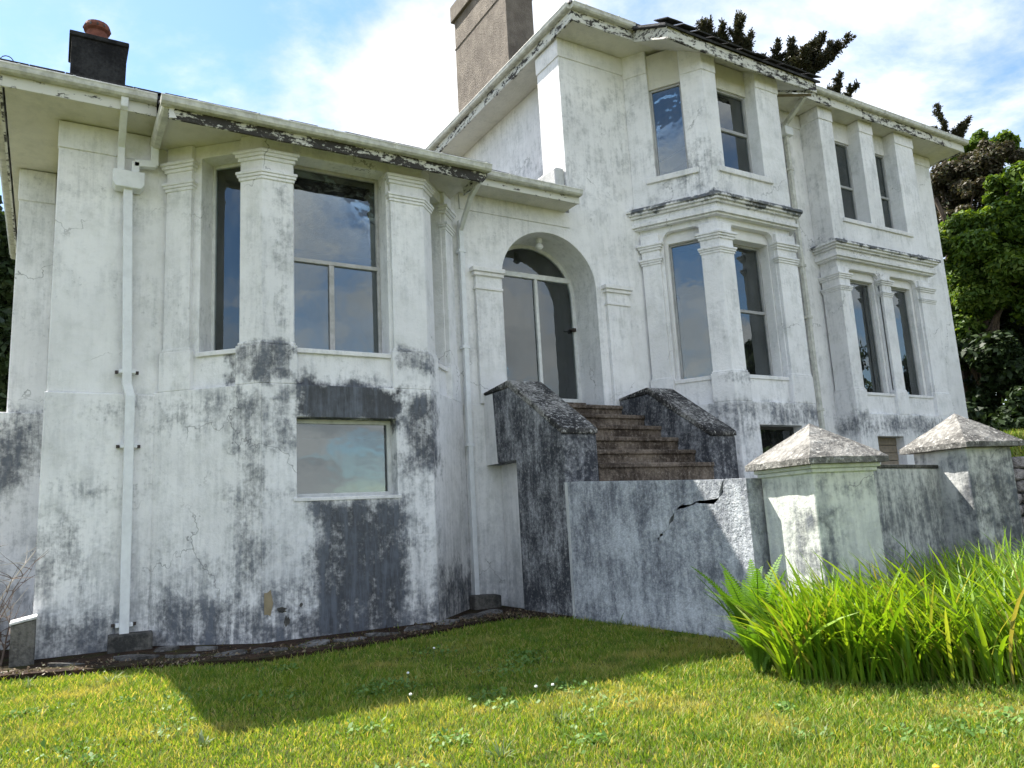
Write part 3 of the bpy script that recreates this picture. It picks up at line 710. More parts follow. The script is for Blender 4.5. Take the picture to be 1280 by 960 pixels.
mb.ext([(p[0], 14.70, p[1]) for p in k0]+[(k0[-1][0], 14.70, 7.34), (k0[0][0], 14.70, 7.34)], (0, 0.01, 0)); mb.build('fanlight', M_GLASS, door)
mb = MB(); mb.box(10.58, 10.66, 14.58, 14.65, 6.02, 6.10); mb.tube([(10.62, 14.6, 6.06), (10.46, 14.58, 6.06)], 0.014, 6); mb.build('handle', M_METAL, door)
mb = MB(); mb.box(8.22, 10.74, 14.5, 14.8, 4.05, 4.29); mb.build('threshold', M_STEP, house, 0.01)
# porch light
mb = MB(); mb.lathe((9.50, 14.2, 7.86), [(0.02, 0.18), (0.075, 0.17), (0.075, 0.08), (0.05, 0.05), (0.09, 0.02), (0.09, -0.05), (0.05, -0.09), (0.01, -0.10)], 12); mb.build('porch_lamp', M_FRAME, house)

# ---- right block: side wall and eaves
mb = MB(); mb.box(10.82, 11.2, 14.75, 24, 8.0, 13.1); mb.build('wall', M_RIGHT, house, 0.012)
mb = MB(); mb.box(10.05, 11.9, 13.06, 24.4, 13.1, 13.16); mb.build('soffit', M_SOFFIT, house)
mb = MB(); mb.box(10.0, 11.86, 13.01, 13.06, 13.06, 13.40); mb.build('fascia', M_FMIX, house, 0.006)
mb = MB(); mb.box(10.0, 10.05, 13.06, 24.4, 13.06, 13.40); mb.build('fascia', M_FMIX, house, 0.006)
gutter_x(9.98, 11.84, 13.005, 13.46, br=0.9); gutter_y(13.0, 24.4, 10.0, 13.46)
mb = MB(); mb.tube([(9.99, 13.0, 13.46), (10.0, 13.0, 13.75)], [0.012, 0.006], 5); mb.lathe((10.02, 13.05, 13.45), [(0.13, 0), (0.06, 0.09), (0.02, 0.12)], 8); mb.build('hip_finial', M_METAL, house)
# flashing upstand where the low roof meets the block
mb = MB()
pts = [(14.0, 9.2), (14.05, 9.75), (14.35, 9.86), (14.7, 9.80), (15.1, 9.7), (15.4, 9.55), (15.5, 9.3)]
mb.ext([(9.86, y, z) for y, z in [(13.86, 9.1), (13.86, 9.76), (14.6, 9.78), (14.9, 9.72), (15.25, 9.55), (15.4, 9.2)]], (0.258, 0, 0)); mb.build('flashing_upstand', M_PIER2, house, 0.05)

# ---- right bay, lower
bay_plinth(RB, M_RIGHT, {1: [(0.67, 2.10, 2.3, 3.51)]})
Fr = Face(RB[1], RB[2])
window(house, Fr, 0.67, 2.10, 2.3, 3.51, 0.26, 0.07, M_DARKF, fd=0.06)
RF = bay_wall(RB, -0.12, M_RIGHT, 4.05, 8.58, {0: [(0.55, 1.50, 4.70, 8.32)], 1: [(0.42, 1.92, 4.66, 8.32)], 2: [(0.5, 1.4, 4.66, 8.32)]}, t=0.16)
RF2 = bay_wall(RB, -0.285, M_CLEAN, 4.05, 8.58, {0: [(0.52, 1.40, 4.70, 8.06)], 1: [(0.40, 1.80, 4.66, 8.06)], 2: [(0.5, 1.3, 4.66, 8.06)]}, t=0.36)
def fillets(F, ua, ub, zt, t, mat, r=0.2):
    for side in (0, 1):
        mb = MB(); u = ua if side == 0 else ub; sg = 1 if side == 0 else -1
        pts = [F.p(u, zt, -0.002)]+[F.p(u+sg*(r-r*math.cos(a)), zt-r+r*math.sin(a), -0.002) for a in [math.pi/2*k/8 for k in range(8, -1, -1)]]
        mb.ext(pts, -F.n*t); mb.build('spandrel', mat, house)
for i, (a, b) in enumerate(((0.55, 1.50), (0.42, 1.92), (0.5, 1.4))): fillets(RF[i], a, b, 8.32, 0.155, M_RIGHT)
window(house, RF2[0], 0.52, 1.40, 4.70, 8.06, 0.10, 0.05, M_ALU, label='tall plain window reflecting the sky')
window(house, RF2[1], 0.40, 1.80, 4.66, 8.06, 0.26, 0.06, M_ALU, rail=6.36, label='sash window reflecting dark trees')
window(house, RF2[2], 0.5, 1.3, 4.66, 8.06, 0.2, 0.06, M_ALU)
for i, (a, b) in enumerate(((0.55, 1.50), (0.42, 1.92))):
    mb = MB(); RF[i].box(mb, a-0.02, b+0.02, 4.60, 4.69, -0.2, 0.03); mb.build('sill', M_CLEAN, house, 0.01)
gA, gB, gC = Face(RB[0], RB[1]), Face(RB[1], RB[2]), Face(RB[2], RB[3])
pilaster(flat(gA, 0.10, 0.55), M_RIGHT, 4.05, 8.30, 4.75, CAPS)
pilaster(cornerpts(RB, 1, 0.46, 0.47), M_RIGHT, 4.05, 8.30, 4.75, CAPS)
pilaster(cornerpts(RB, 2, 0.70, 0.45), M_RIGHT, 4.05, 8.30, 4.75, CAPS)
pilaster(flat(gC, 1.42, 1.85), M_RIGHT, 4.05, 8.30, 4.75, CAPS)
def cornice(poly, mat):
    mb = MB(); strip(mb, poly, -0.4, -0.03, 8.30, 8.50, YM); strip(mb, poly, -0.4, 0.04, 8.50, 8.54, YM); strip(mb, poly, -0.4, 0.09, 8.54, 8.62, YM)
    strip(mb, poly, -0.4, 0.03, 8.62, 8.74, YM); strip(mb, poly, -0.4, 0.10, 8.74, 8.80, YM); strip(mb, poly, -0.4, 0.17, 8.80, 8.86, YM)
    c = mb.build('cornice', mat, house, 0.008)
    mb = MB(); strip(mb, poly, -0.4, 0.22, 8.86, 8.94, YM); strip(mb, poly, -0.4, 0.0, 8.94, 8.975, YM); mb.build('drip_course', mat, c, 0.012)
# the frieze part above would hide the arch heads, so keep it above 8.34
def cornice2(poly, mat):
    mb = MB()
    for z0, z1, o in ((8.46, 8.51, 0.03), (8.51, 8.60, 0.09), (8.60, 8.74, 0.03), (8.74, 8.80, 0.10), (8.80, 8.86, 0.17)): strip(mb, poly, -0.3, o, z0, z1, YM)
    c = mb.build('cornice', mat, house, 0.008)
    mb = MB(); strip(mb, poly, -0.3, 0.22, 8.86, 8.94, YM); mb.build('drip_course', mat, c, 0.012)
cornice2(RB, M_RIGHT)
# ---- right bay, upper: piers with deep window recesses
RU = offs(RB, -0.02, YM)
def soff(y): return min(13.095, 12.47+(y-11.9)*0.53)
_n0 = len(SC.objects)
uF = bay_wall(RU, 0.0, M_RIGHT, 8.94, 12.5, {0: [(0.62, 1.42, 9.72, 12.5)], 1: [(0.46, 1.84, 9.72, 12.5)], 2: [(0.55, 1.3, 9.72, 12.5)]}, t=0.5)
for o_ in list(SC.objects)[_n0:]:
    for v_ in o_.data.vertices:
        if abs(v_.co.z-12.5) < 1e-3: v_.co.z = soff(v_.co.y)+0.02
for i, (a, b, dd, rail) in enumerate(((0.62, 1.42, 0.12, None), (0.46, 1.84, 0.36, 10.98), (0.55, 1.3, 0.3, None))):
    window(house, uF[i], a, b, 9.74, 12.06, dd, 0.055, M_ALU, rail=rail, railw=0.08)
    mb = MB(); uF[i].box(mb, a, b, 12.06, 13.0 if i != 1 else 12.75, -dd-0.12, -dd+0.05); mb.build('lintel', M_SOFFIT, house)
    mb = MB(); uF[i].box(mb, max(0.2, a-0.24), min(b+0.24, uF[i].L-0.15 if i != 1 else 99), 9.58, 9.72, -0.2, 0.055); mb.build('sill', M_CLEAN, house, 0.012)
for i, (a, b) in ((0, (0.02, 0.62)), (1, (1.84, 2.66))):
    pass
mb = MB(); strip(mb, cornerpts(RU, 1, 0.52, 0.46), -0.2, 0.025, 12.18, lambda p: soff(p[1])+0.01); mb.build('pier_band', M_CLEAN, house, 0.01)
mb = MB(); strip(mb, cornerpts(RU, 2, 0.84, 0.5), -0.2, 0.025, 12.18, lambda p: soff(p[1])+0.01); mb.build('pier_band', M_CLEAN, house, 0.01)
mb = MB(); uF[0].box(mb, 0.0, 0.61, 12.50, lambda p: soff(p[1])+0.01, -0.2, 0.025); mb.build('pier_band', M_CLEAN, house, 0.01)
# sagging bay eave
def sag(x): return -0.03*math.sin((x-11.8)/5.2*math.pi)-0.012*(x-11.8)
mb = MB()
nS = 12; xs = [11.86+(17.06-11.86)*k/nS for k in range(nS+1)]
mb.ext([(x, 11.90, 12.44+sag(x)) for x in xs]+[(x, 11.90, 12.74+sag(x)) for x in xs[::-1]], (0, -0.05, 0)); mb.build('fascia', M_FMIX, house, 0.006)
mb = MB(); mb.ext([(11.86, 11.90, 12.44), (11.86, 13.04, 13.05), (11.86, 13.04, 13.36), (11.86, 11.90, 12.74)], (0.05, 0, 0)); mb.build('fascia', M_FMIX, house, 0.006)
mb = MB(); mb.ext([(17.01, 11.90, 12.38), (17.01, 13.04, 13.05), (17.01, 13.04, 13.36), (17.01, 11.90, 12.66)], (0.05, 0, 0)); mb.build('fascia', M_FMIX, house, 0.006)
mb = MB(); mb.ext([(11.9, 11.9, 12.47), (11.9, 13.08, 13.095), (11.9, 14.1, 13.095), (11.9, 14.1, 13.14), (11.9, 13.06, 13.14), (11.9, 11.9, 12.52)], (5.12, 0, 0)); mb.build('soffit', M_SOFFIT, house)
mb = MB(); rp(mb, [(11.75, 11.78, 12.76), (17.15, 11.78, 12.70), (17.15, 14.4, 14.12), (11.75, 14.4, 14.15)], 0.06); ubr = mb.build('roof', M_SLATE, house)
for k in range(11):
    x = 11.72+k*0.49; o = bpy.data.objects.new('slate', slate_me); COL.objects.link(o); o.parent = ubr
    o.location = (x, 11.70+random.uniform(-0.025, 0.01), 12.80+sag(x)+random.uniform(-0.01, 0.015)); o.rotation_euler = (math.radians(27+random.uniform(-3, 1)), random.uniform(-0.02, 0.03), random.uniform(-0.02, 0.02))
mb = MB(); mb.tube([(16.0, 12.6, 12.42), (16.98, 11.98, 12.36)], 0.035, 6); mb.build('loose_batten', M_BOARD, house)

# ---- wall between the bays, right wing, end
def main_wall(x0, x1, z0, z1, mat=M_RIGHT): mb = MB(); mb.box(x0, x1, YM, YM+0.4, z0, z1); return mb.build('wall', mat, house, 0.012)
main_wall(16.72, 18.86, 4.05, 13.1); mb = MB(); mb.box(16.72, 18.86, YM-0.035, YM+0.4, 0, 4.05); mb.build('plinth', M_RIGHT, house, 0.012)
mb = MB(); mb.box(16.9, 18.86, YM-0.028, YM+0.1, 12.66, 13.09); mb.build('frieze', M_CLEAN, house, 0.008)
mb = MB(); mb.box(23.3, 25.40, YM, 24, 4.05, 13.1); mb.build('wall', M_RIGHT, house, 0.014)
mb = MB(); mb.box(23.3, 25.46, YM-0.035, 24, 0, 4.05); mb.build('plinth', M_RIGHT, house, 0.014)
mb = MB(); mb.box(23.3, 25.43, YM-0.03, 24, 12.74, 13.09); mb.build('frieze', M_CLEAN, house, 0.008)
bay_plinth(BX, M_RIGHT, {1: [(0.74, 1.94, 2.55, 3.42), (2.6, 3.8, 2.55, 3.42)]})
Fx = Face(BX[1], BX[2])
for a, b in ((0.74, 1.94), (2.6, 3.8)):
    bd = None
    for k in range(4):
        mb = MB(); z = 2.55+k*0.2175; Fx.box(mb, a, b, z+0.006, z+0.211, -0.30, -0.26+0.012*(k % 2)); mb.build('window_board', M_BOARD, house, 0.008)
XF = bay_wall(BX, -0.10, M_RIGHT, 4.05, 8.48, {1: [(0.44, 1.85, 4.66, 8.24), (2.30, 3.70, 4.66, 8.24)]}, t=0.14)
XF2 = bay_wall(BX, -0.245, M_CLEAN, 4.05, 8.48, {1: [(0.34, 1.62, 4.66, 8.0), (2.16, 3.44, 4.66, 8.0)]}, t=0.3)
for a, b in ((0.44, 1.85), (2.30, 3.70)): fillets(XF[1], a, b, 8.24, 0.135, M_RIGHT)
for a, b in ((0.34, 1.62), (2.16, 3.44)): window(house, XF2[1], a, b, 4.66, 8.0, 0.12, 0.055, M_ALU)
mb = MB(); XF[1].box(mb, 0.40, 3.75, 4.58, 4.66, -0.2, 0.03); mb.build('sill', M_CLEAN, house, 0.01)
CAPX = [(7.60, 7.69, 0.05), (7.95, 8.05, 0.08)]
pilaster(cornerpts(BX, 1, 0.62, 0.50), M_RIGHT, 4.05, 8.24, 4.75, CAPX, wally=None)
pilaster(flat(Fx, 1.95, 2.40), M_RIGHT, 4.05, 8.24, 4.75, CAPX)
pilaster(cornerpts(BX, 2, 0.74, 0.62), M_RIGHT, 4.05, 8.24, 4.75, CAPX)
cornice2(BX, M_RIGHT)
yF = bay_wall(BX, -0.01, M_RIGHT, 8.94, 13.09, {1: [(0.62, 1.86, 9.74, 13.09), (2.52, 3.64, 9.74, 13.09)]}, t=0.5)
for a, b in ((0.62, 1.86), (2.52, 3.64)):
    window(house, yF[1], a, b, 9.76, 12.45, 0.42, 0.05, M_ALU, rail=11.0)
    mb = MB(); yF[1].box(mb, a, b, 12.45, 13.09, -0.55, -0.38); mb.build('lintel', M_CLEAN, house)
mb = MB(); yF[1].box(mb, 0.50, 3.86, 9.62, 9.74, -0.2, 0.05); mb.build('sill', M_CLEAN, house, 0.012)
mb = MB(); strip(mb, cornerpts(offs(BX, -0.01, YM), 1, 0.6, 0.62), -0.2, 0.025, 12.72, 13.085); mb.build('pier_band', M_CLEAN, house, 0.008)
mb = MB(); yF[1].box(mb, 1.855, 2.525, 12.72, 13.085, -0.3, 0.025); mb.build('pier_band', M_CLEAN, house, 0.008)
mb = MB(); strip(mb, cornerpts(offs(BX, -0.01, YM), 2, 0.95, 0.6), -0.2, 0.025, 12.72, 13.085); mb.build('pier_band', M_CLEAN, house, 0.008)
# right wing eave
mb = MB(); mb.box(17.07, 26.0, 12.96, 24.4, 13.1, 13.16); mb.build('soffit', M_SOFFIT, house)
x = 17.07
while x < 25.9:
    w_ = random.uniform(0.8, 1.5); x2 = min(x+w_, 26.0)
    mb = MB(); mb.box(x, x2-0.012, 12.91, 12.96, 13.04+random.uniform(-0.012, 0.012), 13.34); mb.build('fascia', M_FMIX if random.random() < 0.7 else M_FWHITE, house, 0.006); x = x2
mb = MB(); mb.box(26.0, 26.05, 12.91, 24.4, 13.05, 13.34); mb.build('fascia', M_FMIX, house, 0.006)
gutter_x(17.1, 26.14, 12.905, 13.44, br=1.0)
# right downpipe
mb = MB(); sq(mb, [(18.05, 12.86, 13.35), (18.05, 12.95, 13.1), (18.02, 13.66, 12.62), (18.0, 13.68, 12.45)], 0.06); sq(mb, [(18.0, 13.69, 12.3), (18.0, 13.69, 0.2)], 0.055); dp3 = mb.build('downpipe', M_GUT, house, 0.008)
mb = MB(); mb.box(17.83, 18.17, 13.55, 13.8, 12.22, 12.48); mb.build('hopper', M_PIPE, dp3, 0.02)
for z in (11.2, 8.3, 6.8, 4.2): b = MB(); b.box(17.9, 18.1, 13.62, 13.8, z-0.04, z+0.04); b.build('bracket', M_GUT, dp3, 0.006)
# main roof
mb = MB()
rp(mb, [(9.95, 12.9, 13.48), (26.1, 12.9, 13.48), (20.4, 18.6, 15.9), (15.6, 18.6, 15.9)])
rp(mb, [(9.95, 12.9, 13.48), (15.6, 18.6, 15.9), (9.95, 24.4, 13.48)]); rp(mb, [(26.1, 12.9, 13.48), (26.1, 24.4, 13.48), (20.4, 18.6, 15.9)])
rp(mb, [(26.1, 24.4, 13.48), (9.95, 24.4, 13.48), (15.6, 18.6, 15.9), (20.4, 18.6, 15.9)])
mb.build('roof', M_SLATE, house)
# hidden shell: back walls, floors, partitions keep the rooms dark
mb = MB(); mb.box(-0.68, 11.2, 22.0, 22.3, 0, 8.56); mb.box(10.82, 25.4, 23.7, 24, 0, 13.1); mb.build('back_wall', M_CLEAN, house)
mb = MB(); mb.box(-0.0, 25.2, 14.25, 18.15, 3.85, 4.02); mb.build('floor', M_WOODF, house)
mb = MB(); mb.box(2.9, 5.7, 12.9, 14.25, 3.86, 4.0); mb.build('floor', M_WOODF, house)
mb = MB(); mb.box(12.3, 25.2, 14.78, 18.15, 8.6, 8.75); mb.build('floor', M_WOODF, house)
mb = MB(); mb.box(13.3, 15.7, 12.75, 14.2, 8.6, 8.75); mb.build('floor', M_WOODF, house)
mb = MB(); mb.box(-0.3, 25.3, 18.2, 18.3, 0, 8.5); mb.box(7.4, 7.5, 14.8, 18.2, 0, 8.5); mb.box(17.6, 17.7, 14.3, 18.2, 0, 13.0); mb.box(11.3, 25.2, 18.2, 18.3, 8.5, 13.0); mb.build('partition', M_ROOM, house)

# ---- chimneys
mb = MB(); mb.ext([(0.02, 15.95, 8.9), (0.95, 15.95, 8.9), (1.0, 15.95, 11.5), (0.02, 15.95, 11.5)], (0, 1.0, 0)); ch = mb.build('chimney', M_CHIMD, house, 0.015); ch['label'] = 'short sooty black chimney stack with one clay pot'
mb = MB(); mb.box(-0.02, 1.03, 15.91, 17.0, 11.47, 11.57); mb.build('chimney_cap', M_CHIMD, ch, 0.02)
mb = MB(); mb.lathe((0.46, 16.3, 11.58), [(0.25, 0), (0.23, 0.06), (0.20, 0.12), (0.19, 0.26), (0.24, 0.30), (0.25, 0.36), (0.22, 0.44), (0.15, 0.47)], 18); pot = mb.build('chimney_pot', M_TERRA, ch)
for k in range(12):
    a = 2*math.pi*k/12; b = MB(); c_ = (0.46+0.235*math.cos(a), 16.3+0.235*math.sin(a)); b.lathe((c_[0], c_[1], 11.925), [(0.022, -0.02), (0.022, 0.02)], 6); b.build('vent_hole', M_DARKF, pot)
mb = MB(); mb.box(11.38, 12.36, 18.0, 21.4, 13.0, 18.9); tch = mb.build('chimney', M_CHIM, house, 0.02); tch['label'] = 'tall broad brown rendered chimney stack'
mb = MB(); mb.box(11.36, 12.38, 17.98, 21.42, 17.65, 17.68); mb.build('string_course', M_CHIM, tch)
mb = MB(); mb.box(11.28, 12.46, 17.9, 21.5, 18.7, 19.3); mb.build('chimney_cap', M_CHIM, tch, 0.02)

# ---- curtains inside
def curtain(F, ua, ub, z0, z1, d):
    n_ = 40; pts = [F.p(ua+(ub-ua)*k/n_, 0, -d+0.035*math.sin(k*1.3)) for k in range(n_+1)]
    mb = MB(); vs = [(p[0], p[1], z) for z in (z0, z1) for p in pts]; mb.add(vs, [(k, k+1, n_+2+k, n_+1+k) for k in range(n_)])
    o = mb.build('curtain', M_CURT, None, smooth=True); return o
cs = [(uF[1], 1.25, 1.80, 9.7, 12.0, 0.75, 'pale curtain in the upper right bay window'), (RF2[1], 1.15, 1.75, 4.3, 8.0, 0.62, 'pale curtain in the lower right bay sash window')]
for i, (a, b) in enumerate(((0.34, 1.62), (2.16, 3.44))):
    cs.append((XF2[1], a+0.62, b-0.02, 4.3, 7.95, 0.42, 'pale curtain in the ground floor %s window of the far right pair' % ('left', 'right')[i]))
for i, (a, b) in enumerate(((0.62, 1.86), (2.52, 3.64))):
    cs.append((yF[1], a+0.05, b-0.05, 9.6, 12.4, 0.75, 'pale curtain in the upper %s window of the far right pair' % ('left', 'right')[i]))
for F, a, b, z0, z1, d, lab in cs: tag(curtain(F, a, b, z0, z1, d), lab, 'curtain', 'curtains behind the windows')
# chair with a round bentwood back behind the door glass
cht = thing('chair', 'chair with round bentwood back seen through the entrance door glass', 'chair', (9.55, 15.3, 4.05))
mb = MB(); mb.tube([(9.40+0.36*math.cos(a), 14.95, 5.52+0.46*math.sin(a)) for a in [0.5+i*0.27 for i in range(20)]], 0.055, 8); mb.build('backrest', M_CANE, cht)
mb = MB(); mb.lathe((9.40, 15.3, 4.78), [(0.36, 0), (0.38, 0.04), (0.34, 0.08)], 18); mb.build('seat', M_CANE, cht)
for dx, dy in ((-0.25, -0.2), (0.25, -0.2), (-0.25, 0.2), (0.25, 0.2)):
    mb = MB(); mb.tube([(9.40+dx, 15.3+dy, 4.06), (9.40+dx*0.9, 15.3+dy*0.9, 4.8)], 0.035, 6); mb.build('leg', M_CANE, cht)

# ================================================================== entrance steps
steps = thing('entrance_steps', 'flight of mossy brown stone steps between blackened sloping parapets', 'steps', (9.4, 12.4, 0))
# Y of each riser face and tread height
ris = [(11.01, 2.27, 2.57), (11.48, 2.57, 2.86), (11.94, 2.86, 3.16), (12.42, 3.16, 3.46), (12.92, 3.46, 3.76), (13.40, 3.76, 4.04)]
for k, (y, za, zb) in enumerate(ris):
    y2 = ris[k+1][0]+0.12 if k+1 < len(ris) else 14.6
    mb = MB(); mb.box(8.34, 11.11, y, y2, za-0.02, zb); 
    if k == 5: mb = MB(); mb.box(8.30, 10.9, y, 14.5, za-0.02, zb)
    st_ = mb.build('step', M_STEP, steps, 0.015)
    mb = MB(); mb.box(8.34, 11.105 if k < 5 else 10.9, y-0.045, y+0.3, zb-0.075, zb+0.012); mb.build('tread', M_STEP, st_, 0.02)
mb = MB(); mb.box(8.34, 11.1, 11.3, 13.75, 0, 2.4); mb.build('stair_core', M_CONC, steps)
def parapet(xa, xb, outer_recess):
    prof = [(13.78, 2.79 if outer_recess else 2.0), (13.78, 4.22), (12.75, 4.22), (11.05, 3.12), (11.02, 3.08), (11.02, 0.0 if outer_recess else 2.0)]+([(12.62, 0.0), (12.62, 2.79)] if outer_recess else [])
    mb = MB(); mb.ext([(xa, y, z) for y, z in prof], (xb-xa, 0, 0)); p_ = mb.build('parapet', M_FLANK, steps, 0.03)
    # coping: flat part at the wall, then the slope
    mb = MB(); e = 0.02
    cop = [(13.78, 4.22), (13.78, 4.27), (12.77, 4.36), (12.70, 4.35), (11.10, 3.28), (10.99, 3.20), (10.99, 3.10), (11.05, 3.12), (12.75, 4.22)]
    mb.ext([(xa-e, y, z) for y, z in cop], (xb-xa+2*e, 0, 0)); mb.build('coping', M_CAP, p_, 0.03)
    return p_
parapet(7.60, 8.34, True)
parapet(11.10, 11.80, False)
mb = MB(); mb.box(11.10, 11.80, 11.03, 13.78, 0, 2.0); mb.build('parapet_base', M_FLANK, steps, 0.02)
mb = MB(); mb.box(7.93, 8.34, 12.62, 13.76, 0, 2.79); mb.build('recess_panel', M_CLEAN, steps)
mb = MB(); mb.ext([(7.598, 13.78, 2.79), (7.598, 13.78, 4.2), (7.598, 13.38, 4.2), (7.598, 13.30, 2.79)], (0.012, 0, 0)); mb.build('clean_render_patch', M_CLEAN, steps)

# ================================================================== terrace wall with the crack
tw = thing('terrace_wall', 'cracked grey streaked retaining wall below the entrance steps', 'wall', (7.75, 9.0, 0))
crackA = [(7.33, 2.06), (7.43, 1.93), (7.50, 1.80), (7.72, 1.775), (7.95, 1.77), (8.22, 1.73), (8.40, 1.63), (8.46, 1.50), (8.60, 1.40), (8.74, 1.34), (8.79, 1.22)]
wid = [0.05, 0.05, 0.05, 0.035, 0.03, 0.045, 0.065, 0.07, 0.08, 0.05, 0.0]
def frac(pts, ws, amp=0.022, it=2):
    for _ in range(it):
        q = [pts[0]]; u = [ws[0]]
        for a_, b_, c_, d_ in zip(pts[:-1], pts[1:], ws[:-1], ws[1:]):
            q += [((a_[0]+b_[0])/2+random.uniform(-amp, amp), (a_[1]+b_[1])/2+random.uniform(-amp, amp)), b_]; u += [(c_+d_)/2*random.uniform(0.55, 1.3), d_]
        pts, ws, amp = q, u, amp*0.5
    return pts, ws
crackA, wid = frac(crackA, wid)
top = lambda y: 2.02+(y-7.0)*(2.27-2.02)/4.0
left_side = []; right_side = []
for (y, z), w_ in zip(crackA, wid):
    left_side.append((y+w_*0.75, z-w_*0.6+random.uniform(-0.006, 0.006))); right_side.append((y-w_*0.75, z+w_*0.6))
left_side[0] = (crackA[0][0]+0.05, top(7.38)); right_side[0] = (crackA[0][0]-0.03, top(7.3)+0.012)
poly = [(7.0, 0), (11.0, 0), (11.0, top(11.0))]+[(9.5, top(9.5))]+left_side[:-1]+[crackA[-1]]+right_side[:-1][::-1]+[(7.0, top(7.0)+0.012)]
mb = MB(); mb.ext([(7.60, y, z) for y, z in poly], (0.30, 0, 0)); mb.build('wall', M_TERR, tw)
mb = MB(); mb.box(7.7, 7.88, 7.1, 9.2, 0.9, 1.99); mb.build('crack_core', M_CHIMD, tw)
mb = MB(); mb.ext([(7.585, 7.0, 0), (7.585, 11.02, 0), (7.585, 11.02, 2.26), (7.585, 10.955, 2.25), (7.585, 10.965, 0.0)][1:], (0.02, 0, 0)); mb.build('pale_edge_strip', M_PIER2, tw)  # narrow pale strip down the wall's end beside the steps
mb = MB(); mb.prism([(7.9, 11.3), (7.9, 7.0), (8.8, 6.6), (12.0, 6.95), (12.6, 7.3), (16.8, 9.0), (16.8, 13.7), (11.5, 13.7), (11.5, 11.3)], 0, 1.72); mb.build('terrace_floor', M_CONC, tw)

# wall between the piers
pw = thing('pier_wall', 'low grey rendered wall between the two pyramid capped piers', 'wall', (10.3, 6.7, 0))
Fw = Face((8.75, 6.42), (12.05, 6.95))
mb = MB(); Fw.box(mb, 0, Fw.L, 0, 2.10, -0.3, 0); mb.build('wall', M_PIER2, pw, 0.02)
mb = MB(); Fw.box(mb, 0, Fw.L, 2.10, 2.15, -0.32, 0.02); mb.build('coping', M_CONC, pw, 0.01)

def pier(c, w_, ztop, zap, rot, mat, label, tilt=0.0, mould=True):
    t = thing('gate_pier', label, 'pier', (c[0], c[1], 0), 'piers at the end of the terrace wall')
    R2 = Matrix.Rotation(rot, 2); cx, cy = c
    def q(a, b): v = R2 @ Vector((a, b)); return (cx+v.x, cy+v.y)
    def sqr(h): return [q(-h, -h), q(h, -h), q(h, h), q(-h, h)]
    h = w_/2
    mb = MB(); mb.prism(sqr(h), 0, ztop); b = mb.build('shaft', mat, t, 0.02)
    if mould:
        mb = MB(); mb.prism(sqr(h+0.03), ztop-0.10, ztop-0.05); mb.prism(sqr(h+0.06), ztop-0.05, ztop); mb.build('moulding', mat, b, 0.012)
    # pyramid cap, slightly rough, subdivided faces
    e = h+0.13; n_ = 12; vs = []; fs = []
    mb = MB()
    for j in range(n_+1):
        f = j/n_
        for i in range(n_+1):
            g = i/n_; a = -e+2*e*g; b2 = -e+2*e*f
            hh = (1-max(abs(a), abs(b2))/e)
            zz_ = ztop+0.075+(zap-ztop-0.075)*hh+random.uniform(-0.007, 0.007)
            p = q(a+random.uniform(-0.006, 0.006), b2+random.uniform(-0.006, 0.006)); vs.append((p[0], p[1], zz_))
    W = n_+1
    for j in range(n_):
        for i in range(n_):
            A_, B_, C_, D_ = j*W+i, j*W+i+1, (j+1)*W+i+1, (j+1)*W+i
            if (i < n_/2) == (j < n_/2): fs += [(A_, B_, C_), (A_, C_, D_)]
            else: fs += [(A_, B_, D_), (B_, C_, D_)]
    ring = [i for i in range(W)]+[j*W+n_ for j in range(1, W)]+[n_*W+i for i in range(n_-1, -1, -1)]+[j*W for j in range(n_-1, 0, -1)]
    base0 = len(vs)
    for r_ in ring: vs.append((vs[r_][0], vs[r_][1], ztop))
    k = len(ring)
    for i in range(k): fs.append((ring[i], base0+i, base0+(i+1) % k, ring[(i+1) % k]))
    fs.append(tuple(range(base0, base0+k)))
    mb.add(vs, fs); mb.build('cap', M_PCAP, t)
    return t
ROT = math.radians(-10)
def pc(corner, w_):
    v = Matrix.Rotation(ROT, 2) @ Vector((w_/2, w_/2)); return (corner[0]+v.x, corner[1]+v.y)
pier(pc((7.64, 6.02), 0.93), 0.93, 2.12, 2.66, ROT, M_PIER1, 'pale green pyramid capped pier nearest the cracked wall')
pier(pc((11.50, 6.36), 0.93), 0.93, 2.36, 2.93, ROT, M_PIER2, 'dark streaked pyramid capped pier at the far right', mould=False)
mb = MB()

# small concrete things at the wall foot
mb = MB(); mb.ext([(-0.36, 13.2, 0), (-0.36, 13.2, 0.60), (-0.06, 13.2, 0.66), (-0.06, 13.2, 0)], (0, 0.5, 0))
lowb = thing('garden_wall_stub', 'low blackened wall stub with pale top beside dead twigs', 'wall', (-0.2, 13.4, 0)); mb.build('wall', M_CONC, lowb, 0.015)
mb = MB(); mb.ext([(-0.38, 13.18, 0.605), (-0.38, 13.18, 0.64), (-0.05, 13.18, 0.705), (-0.05, 13.18, 0.665)], (0, 0.54, 0)); mb.build('coping', M_CLEAN, lowb, 0.01)
def trough(name, x0, x1, y0, y1, z, lab):
    mb = MB(); mb.prism([(x0, y0), (x1-0.03, y0-0.02), (x1, y1), (x0+0.02, y1)], 0, lambda p: z+0.03*math.sin(p[0]*9)); o = mb.build(name, M_CONC, None, 0.025); tag(o, lab, 'block'); return o
trough('drain_block', 0.86, 1.50, 13.42, 13.74, 0.27, 'rough concrete gully block under the left white downpipe')
trough('drain_block', 7.02, 7.62, 13.42, 13.7, 0.30, 'dark concrete block at the wall foot under the entrance downpipe')

